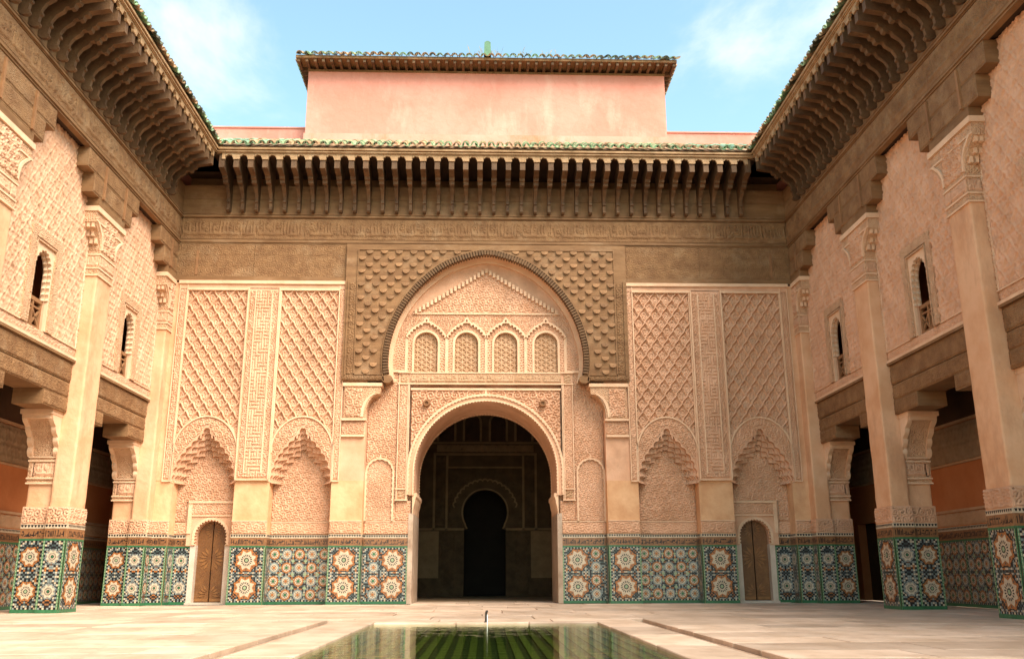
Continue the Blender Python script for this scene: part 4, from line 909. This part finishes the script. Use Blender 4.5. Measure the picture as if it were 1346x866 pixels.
    # gallery behind: rear wall, dado, ceiling
    g = empty('gallery_wall', (s*9.5, -5, 0), {-1: 'ochre rear wall of the left gallery with tiled foot and carved upper band', 1: 'ochre rear wall of the right gallery with tiled foot and dark doorway'}[s], 'wall', 'gallery rear walls')
    fg = FS(s, GX)
    q = MB(fg)
    if s > 0: q.box((-.2, 0, -.3), (UEND, 10.5, 0)); q.box((-2.0, 1.85, -.3), (-.2, 10.5, 0)); q.box((-2.9, 0, -.3), (-2.0, 10.5, 0)); q.box((-2.2, 0, -1.4), (0, 2.0, -1.3)); q.box((-2.0, 0, -1.3), (-2.05, 1.9, -.3)); q.box((-.2, 0, -1.3), (-.15, 1.9, -.3)); q.box((-2.2, 1.86, -1.3), (0, 1.95, -.3))
    else: q.box((-2.9, 0, -.3), (UEND, 10.5, 0))
    q.build('wall_core', 'plaster_orange', g)
    q = MB(); x0, x1 = sorted((s*7.7, s*9.6)); q.box((x0, 2.4, 0), (x1, 2.7, 10.5)); q.build('end_wall', 'plaster_orange', g)
    q = MB(); x0, x1 = sorted((s*7.50, s*7.72)); q.box((x0, .80, 0), (x1, 2.7, 10.5)); q.build('return_wall', 'plaster_orange', g)
    if s > 0: q = MB(fg); q.box((-2.0, 0, -.25), (-.2, 1.85, -.2)); q.build('door', 'gal_wood', g)
    for (a, b) in ((-.15, 3.2), (3.2, 6.6), (6.6, 10.2)) if s > 0 else ((-2.3, .4), (.4, 3.2), (3.2, 6.6), (6.6, 10.2)): mosaic_panel(fg, a, b, g, 'small', edge=(True, False))
    a0 = -.15 if s > 0 else -2.3
    HF('carved_band', fg, a0, 11, ZZ+.01, ZU, lambda u, v: arab(u, v, .15), .02, 'stucco_grey', g, .03, w0=.01); q = MB(fg); q.box((a0, ZU, 0), (11, ZU+.05, .04)); q.box((-2.3, 2.76, 0), (11, 2.80, .04)); q.box((-2.3, 3.56, 0), (11, 3.61, .05)); q.build('moulding', 'stucco_grey', g)
    HF('carved_panel', fg, -2.3, 11, 2.80, 3.56, lambda u, v: rosefield(u, v, .3), .035, 'gal_stucco', g, .03, w0=.005)
    q = MB(fg); q.box((-2.4, 3.61, 0), (UEND, 4.5, .03)); q.build('upper_boarding', 'gal_wood', g)
    ce = empty('gallery_ceiling', (s*8.7, -5, 4.4), parent=g)
    q = MB(); x0, x1 = sorted((s*7.9, s*9.5)); q.box((x0, -UEND, 4.42), (x1, 2.6, 4.5)); q.build('ceiling_boards', 'gal_wood', ce)
    bmsh = MB(); bmsh.box((-.8, -.07, 0), (.8, .07, .18)); bme = mesh('ceiling_beam', bmsh.V, bmsh.F, 'gal_wood')
    for k in range(30): inst('ceiling_beam', bme, (s*8.7, 2.2-k*.5, 4.24), ce)
    q = MB(); x0, x1 = sorted((s*7.5, s*9.9)); q.box((x0, -UEND, 10.58), (x1, 2.8, 10.7)); q.build('roof_slab', 'pink_wall', g)
    return w
mat('gal_stucco', (.34, .24, .15), (.26, .17, .10), 4, .9, .3, 50)

# ================================================================== pillars
def capital_prof(h0, h1, z0, z1, zt, n=10):
    """right half outline of a bracket capital: stem half h0 up to z0, lobed curve out to h1 at z1, slab to zt"""
    pts = []
    for i in range(n+1):
        t = i/n; r = h0+(h1-h0)*(1-math.cos(t*PI/2))**1.15; lob = .03*abs(math.sin(t*PI*3.0)); pts.append((r+lob, z0+(z1-z0)*t))
    return pts+[(h1+.015, z1), (h1+.015, zt)]
def pillar(s, u, label):
    yc = -u; p = empty('pillar', (s*7.85, yc, 0), label, 'pillar', 'tile footed pillars along the side galleries')
    hy = .34; x0, x1 = sorted((s*7.60, s*7.96))
    corner = u < 1
    wornbox('shaft', (x0, yc-hy, 1.5), (x1, yc+hy, 6.3), 'plaster_peach', p)
    a0, a1 = sorted((s*7.96, s*8.43)); wornbox('pier', (a0, yc-.25, 1.5), (a1, yc+.25, 3.6), 'plaster_peach', p, 12)
    q = MB(); q.box((s*7.58, yc-hy-.02, 0), (s*7.97, yc+hy+.02, ZZ)); q.box((s*7.97, yc-.27, 0), (s*8.45, yc+.27, ZZ)); q.build('foot', 'stucco', p)
    fB, fA, fC = FB(yc-hy-.022), FB(yc-.272), FS(s, 7.578)
    b0, b1 = sorted((s*7.58, s*7.97)); c0, c1 = sorted((s*7.975, s*8.45))
    mosaic_panel(fB, b0, b1, p, 'big', swap=1); mosaic_panel(fA, c0, c1, p, 'big'); mosaic_panel(fC, u-hy-.02 if not corner else .02-.0, u+hy+.02, p, 'big')
    # carved band over the foot
    q = MB(); q.box((s*7.575, yc-hy-.03, ZZ), (s*7.97, yc+hy+.03, 1.86)); q.box((s*7.97, yc-.28, ZZ), (s*8.46, yc+.28, 1.86)); q.build('band_bed', 'stucco', p)
    HF('carved_band', FB(yc-hy-.03), b0, b1, ZZ+.01, 1.85, lambda a, v: arab(a, v, .14), .02, 'stucco', p, .014); HF('carved_band', FB(yc-.28), c0, c1, ZZ+.01, 1.85, lambda a, v: arab(a, v, .14), .02, 'stucco', p, .014)
    HF('carved_band', FS(s, 7.573), max(u-hy-.03, .01), u+hy+.03, ZZ+.01, 1.85, lambda a, v: arab(a, v, .14), .02, 'stucco', p, .014)
    # upper capital, spreading along the wall under the cedar
    cp = empty('capital', (s*7.75, yc, 6.25), parent=p)
    q = MB(); q.box((s*7.585, yc-hy-.015, 6.30), (s*7.97, yc+hy+.015, 6.78)); q.build('stem', 'stucco_carved', cp)
    q = MB()
    for z in (6.28, 6.42, 6.70): q.box((s*7.57, yc-hy-.03, z), (s*7.975, yc+hy+.03, z+.03))
    q.build('stem_moulding', 'stucco_pale', cp)
    HF('carved_panel', FB(yc-hy-.015), min(s*7.60, s*7.95), max(s*7.60, s*7.95), 6.46, 6.69, lambda a, v: script(a, v, 6.46, 6.69), .02, 'stucco', cp, .014)
    HF('carved_panel', FS(s, 7.585), max(u-hy, .01), u+hy, 6.46, 6.69, lambda a, v: script(a, v, 6.46, 6.69), .02, 'stucco', cp, .014)
    half = capital_prof(.34, .66, 6.75, 7.28, 7.50); 
    if corner: poly = [(0, 6.75)]+[(a, z) for a, z in half]+[(0, 7.50)]; poly = [(-a+0.0, z) for a, z in poly]; poly = [(yc+a, z) for a, z in poly]
    else: poly = [(yc-a, z) for a, z in half[::-1]]+[(yc+a, z) for a, z in half]
    q = MB(); q.prism(poly, s*7.60, s*8.0, axis=0); q.build('bell', 'stucco_carved', cp)
    # dripping muqarnas on the camera-side hollow of the bell
    q = MB()
    for r_, (zz, dd) in enumerate(((7.24, .60), (7.10, .47), (6.97, .40))):
        for k in range(4-r_ % 2): xx = 7.635+(k+.5*(r_ % 2))*.09; q.box((s*xx, yc-dd-.055, zz-.055), (s*(xx+.055), yc-dd+.08, zz+.05))
    q.build('stalactites', 'stucco_pale', cp, kind='stuff')
    q = MB()
    sc = [(-.34, 6.80), (-.36, 6.98), (-.43, 7.12), (-.56, 7.24), (-.64, 7.30)]
    for sg in ((-1, 1) if not corner else (1,)):
        cv = smoothcurve([(u-sg*a, z) for a, z in sc], 14); q2 = MB(FS(s, 7.60)); q2.band(cv, [(a-sg*.05, z+.02) for a, z in cv], .03, 0); q2.build('scroll', 'stucco_pale', cp)
    e0 = .02 if corner else u-.70
    q = MB(FS(s, 7.60)); q.box((e0, 7.50, -.4), (u+.70, 7.60, .035)); q.box((e0, 7.30, 0), (u+.67, 7.33, .02)); q.build('abacus', 'stucco_pale', cp)
    # raised carved panel on the court face, flanked by scroll brackets
    HF('carved_panel', FS(s, 7.60), max(u-.30, .02), u+.30, 6.80, 7.47, lambda a, v: arab(a-u, v, .17), .03, 'stucco', cp, .014, w0=.002)
    # gallery bracket below the lintel, leaning out towards the camera (and away from it)
    for d in ((-1,) if corner else (-1, 1)):
        bk = empty('bracket', (s*8.2, yc+d*.25, 2.27), parent=p); Y = yc+d*.25
        q = MB(); q.box((s*7.94, Y-d*.05, 2.28), (s*8.46, Y+d*.02, 2.76)); q.build('block', 'stucco_carved', bk)
        q = MB()
        for z in (2.27, 2.36, 2.68, 2.75): q.box((s*7.93, Y-d*.04, z), (s*8.47, Y+d*.05, z+.03))
        q.build('block_moulding', 'stucco_pale', bk)
        if d < 0: HF('carved_panel', FB(Y-.02), min(s*7.97, s*8.43), max(s*7.97, s*8.43), 2.40, 2.67, lambda a, v: script(a, v, 2.40, 2.67), .022, 'stucco', bk, .014)
        pts = []
        for i in range(13): t = i/12; pts.append((.02+.40*(1-math.cos(t*PI/2))**1.1, 2.79+.66*t))
        poly = [(Y-d*.05, 2.79)]+[(Y+d*a, z) for a, z in pts]+[(Y+d*.44, 3.45), (Y+d*.44, 3.58), (Y-d*.05, 3.58)]
        q = MB(); q.prism(poly, s*8.00, s*8.42, axis=0); q.build('bell', 'stucco_carved', bk)
        for xa, xb in ((7.93, 8.02), (8.40, 8.49)):       # lobed cheeks
            ck = []
            for i in range(25): t = i/24; ck.append((.05+.40*(1-math.cos(t*PI/2))**1.1+.045*abs(math.sin(t*PI*4)), 2.77+.70*t))
            q = MB(); q.prism([(Y-d*.05, 2.77)]+[(Y+d*a, z) for a, z in ck]+[(Y+d*.46, 3.50), (Y-d*.05, 3.50)], s*xa, s*xb, axis=0); q.build('cheek', 'stucco_pale', bk)
        q = MB(); q.box((s*7.92, Y-d*.05, 3.50), (s*8.51, Y+d*.50, 3.585)); q.box((s*7.96, Y+d*.02, 3.42), (s*8.46, Y+d*.47, 3.50)); q.build('abacus', 'stucco_pale', bk)
    return p
LABS = {(-1, 0): 'plastered corner pillar where the left gallery meets the portal wall', (-1, 1): 'sunlit left pillar with tiled foot, first in front of the left corner', (-1, 2): 'left pillar at the very edge of the picture, its shaft cut off by the frame',
        (1, 0): 'plastered corner pillar where the right gallery meets the portal wall', (1, 1): 'orange lit right pillar with tiled foot, first in front of the right corner', (1, 2): 'nearest right pillar, tall shaft and tiled foot at the picture edge'}
for s in (-1, 1):
    side_wall(s)
    for i, u in enumerate(PILL): pillar(s, u, LABS[(s, i)])

# ================================================================== prayer hall seen through the portal
hy0, hy1, hz = 2.24, 8.0, 6.6
hall = empty('hall_wall', (0, 8, 0), 'dark inner wall of the prayer hall with horseshoe doorway and small windows', 'wall')
FH = FB(hy1)
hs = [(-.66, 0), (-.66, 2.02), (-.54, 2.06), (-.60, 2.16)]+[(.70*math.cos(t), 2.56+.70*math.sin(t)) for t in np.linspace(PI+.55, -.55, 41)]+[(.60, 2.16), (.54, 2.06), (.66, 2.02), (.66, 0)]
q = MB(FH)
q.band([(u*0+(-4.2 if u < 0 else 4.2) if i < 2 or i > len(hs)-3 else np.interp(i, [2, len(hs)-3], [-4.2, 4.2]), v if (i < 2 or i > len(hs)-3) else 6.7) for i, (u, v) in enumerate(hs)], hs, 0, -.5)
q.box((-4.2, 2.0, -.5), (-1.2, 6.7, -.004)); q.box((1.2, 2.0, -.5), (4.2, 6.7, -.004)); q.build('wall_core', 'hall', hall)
hr = resample(hs[2:-2], 120); q = MB(FH); q.band(offset(hr, .05), hr, .05, -.05); q.build('horseshoe_arch', 'hall_pale', hall)
lo = lobes(arc(0, 2.56, 1.02, 170, 10, 40), 17, .06, 5); q = MB(FH); q.band(offset(lo, .05), lo, .035, 0); q.build('lobed_arch', 'hall_pale', hall)
q = MB(FH)
for e in (1.22, 1.62): 
    for s in (-1, 1): q.box((s*e-.035, 2.0 if e > 1.3 else 2.0, 0), (s*e+.035, 4.40, .05))
q.box((-1.66, 4.36, 0), (1.66, 4.43, .05)); q.box((-1.25, 3.95, 0), (1.25, 4.0, .04)); q.box((-4, 4.95-.22, 0), (4, 4.95-.16, .05)); q.box((-4, 2.0, 0), (-.66, 2.07, .05)); q.box((.66, 2.0, 0), (4, 2.07, .05)); q.build('panel_frame', 'hall_pale', hall)
HF('carved_panel', FH, -1.18, 1.18, 2.1, 3.93, lambda u, v: arab(np.abs(u), v, .24), .04, 'hall', hall, .03, mask=lambda U, Vv: np.hypot(U, Vv-2.56) > 1.08)
HF('carved_panel', FH, -1.58, 1.58, 4.45, 4.72, lambda u, v: script(u, v, 4.45, 4.72), .03, 'hall_pale', hall, .03)
for s in (-1, 1):
    a, c = sorted((s*1.27, s*1.58)); HF('carved_panel', FH, a, c, 2.1, 4.34, lambda u, v: rosefield(u, v, .3), .04, 'hall', hall, .03)
    a, c = sorted((s*.95, s*1.38)); HF('side_panel', FH, a, c, .05, 1.95, lambda u, v: sebka(u, v, .2, .26), .04, 'hall', hall, .025)
    a, c = sorted((s*1.45, s*4)); q = MB(FH); q.box((a, .55, 0), (c, 1.98, .02)); q.build('plaster_field', 'hall_pale', hall)
    for xx in (.42, 1.25): 
        c = s*xx; wp = stilted(c, 5.42, .24, 4.82, 20); q = MB(FH); q.band(offset(resample(wp, 40), .07), resample(wp, 40), .06, 0); q.build('window_frame', 'hall_pale', hall)
        HF('window_lattice', FH, c-.24, c+.24, 4.84, 5.60, lambda u, v: knot(u, v, .12), .03, 'wood_dark', hall, .02)
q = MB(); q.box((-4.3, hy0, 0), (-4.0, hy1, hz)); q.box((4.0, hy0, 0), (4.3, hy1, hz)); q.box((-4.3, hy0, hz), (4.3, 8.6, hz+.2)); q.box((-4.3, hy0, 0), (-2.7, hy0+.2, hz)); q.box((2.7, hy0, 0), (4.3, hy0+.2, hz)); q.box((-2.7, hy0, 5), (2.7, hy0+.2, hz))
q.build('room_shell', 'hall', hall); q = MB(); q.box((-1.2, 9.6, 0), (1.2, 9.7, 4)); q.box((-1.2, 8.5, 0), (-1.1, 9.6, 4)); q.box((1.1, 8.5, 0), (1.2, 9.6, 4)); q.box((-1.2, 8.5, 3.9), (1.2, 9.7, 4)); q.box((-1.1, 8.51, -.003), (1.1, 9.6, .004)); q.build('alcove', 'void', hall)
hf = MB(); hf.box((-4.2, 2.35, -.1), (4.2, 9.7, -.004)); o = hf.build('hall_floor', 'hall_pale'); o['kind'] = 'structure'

# ================================================================== fountain spout at the head of the pool
fs = empty('fountain_spout', (0, -8.38, 0), 'small bent dark metal fountain spout at the head of the pool', 'fountain')
pp = [(0, 0, 0), (0, 0, .11), (0, -.005, .135), (.004, -.02, .15), (.012, -.04, .152), (.016, -.05, .14)]
V = []; Fs = []; n = 8
for i, (x, y, z) in enumerate(pp):
    r = .017 if i < 2 else .014
    t = Vector(pp[min(i+1, len(pp)-1)])-Vector(pp[max(i-1, 0)]); t.normalize(); a = Vector((1, 0, 0)); b_ = t.cross(a); b_.normalize(); a = b_.cross(t)
    V += [tuple(Vector((x, y-8.38, z))+a*r*math.cos(2*PI*k/n)+b_*r*math.sin(2*PI*k/n)) for k in range(n)]
    if i: Fs += [((i-1)*n+k, (i-1)*n+(k+1) % n, i*n+(k+1) % n, i*n+k) for k in range(n)]
Fs += [tuple(range(n)), tuple(range(len(V)-1, len(V)-1-n, -1))]; O('pipe', V, Fs, 'metal', fs)
q = MB(); q.prism([(.03*math.cos(2*PI*k/12), -8.38+.03*math.sin(2*PI*k/12)) for k in range(12)], .004, .016); q.build('base_collar', 'metal', fs)
V = []; Fs = []
for i in range(9):
    t = .45+.55*i/8; y = -8.43-.11*t; z = .14-.16*t*t; r = .003+.002*t; V += [(.016+r*math.cos(2*PI*k/6), y, z+r*math.sin(2*PI*k/6)) for k in range(6)]
    if i: Fs += [((i-1)*6+k, (i-1)*6+(k+1) % 6, i*6+(k+1) % 6, i*6+k) for k in range(6)]
mat('jet', (.85, .87, .88), (.8, .82, .84), 3, .15, spec=.6); O('water_jet', V, Fs, 'jet', fs, smooth=True)
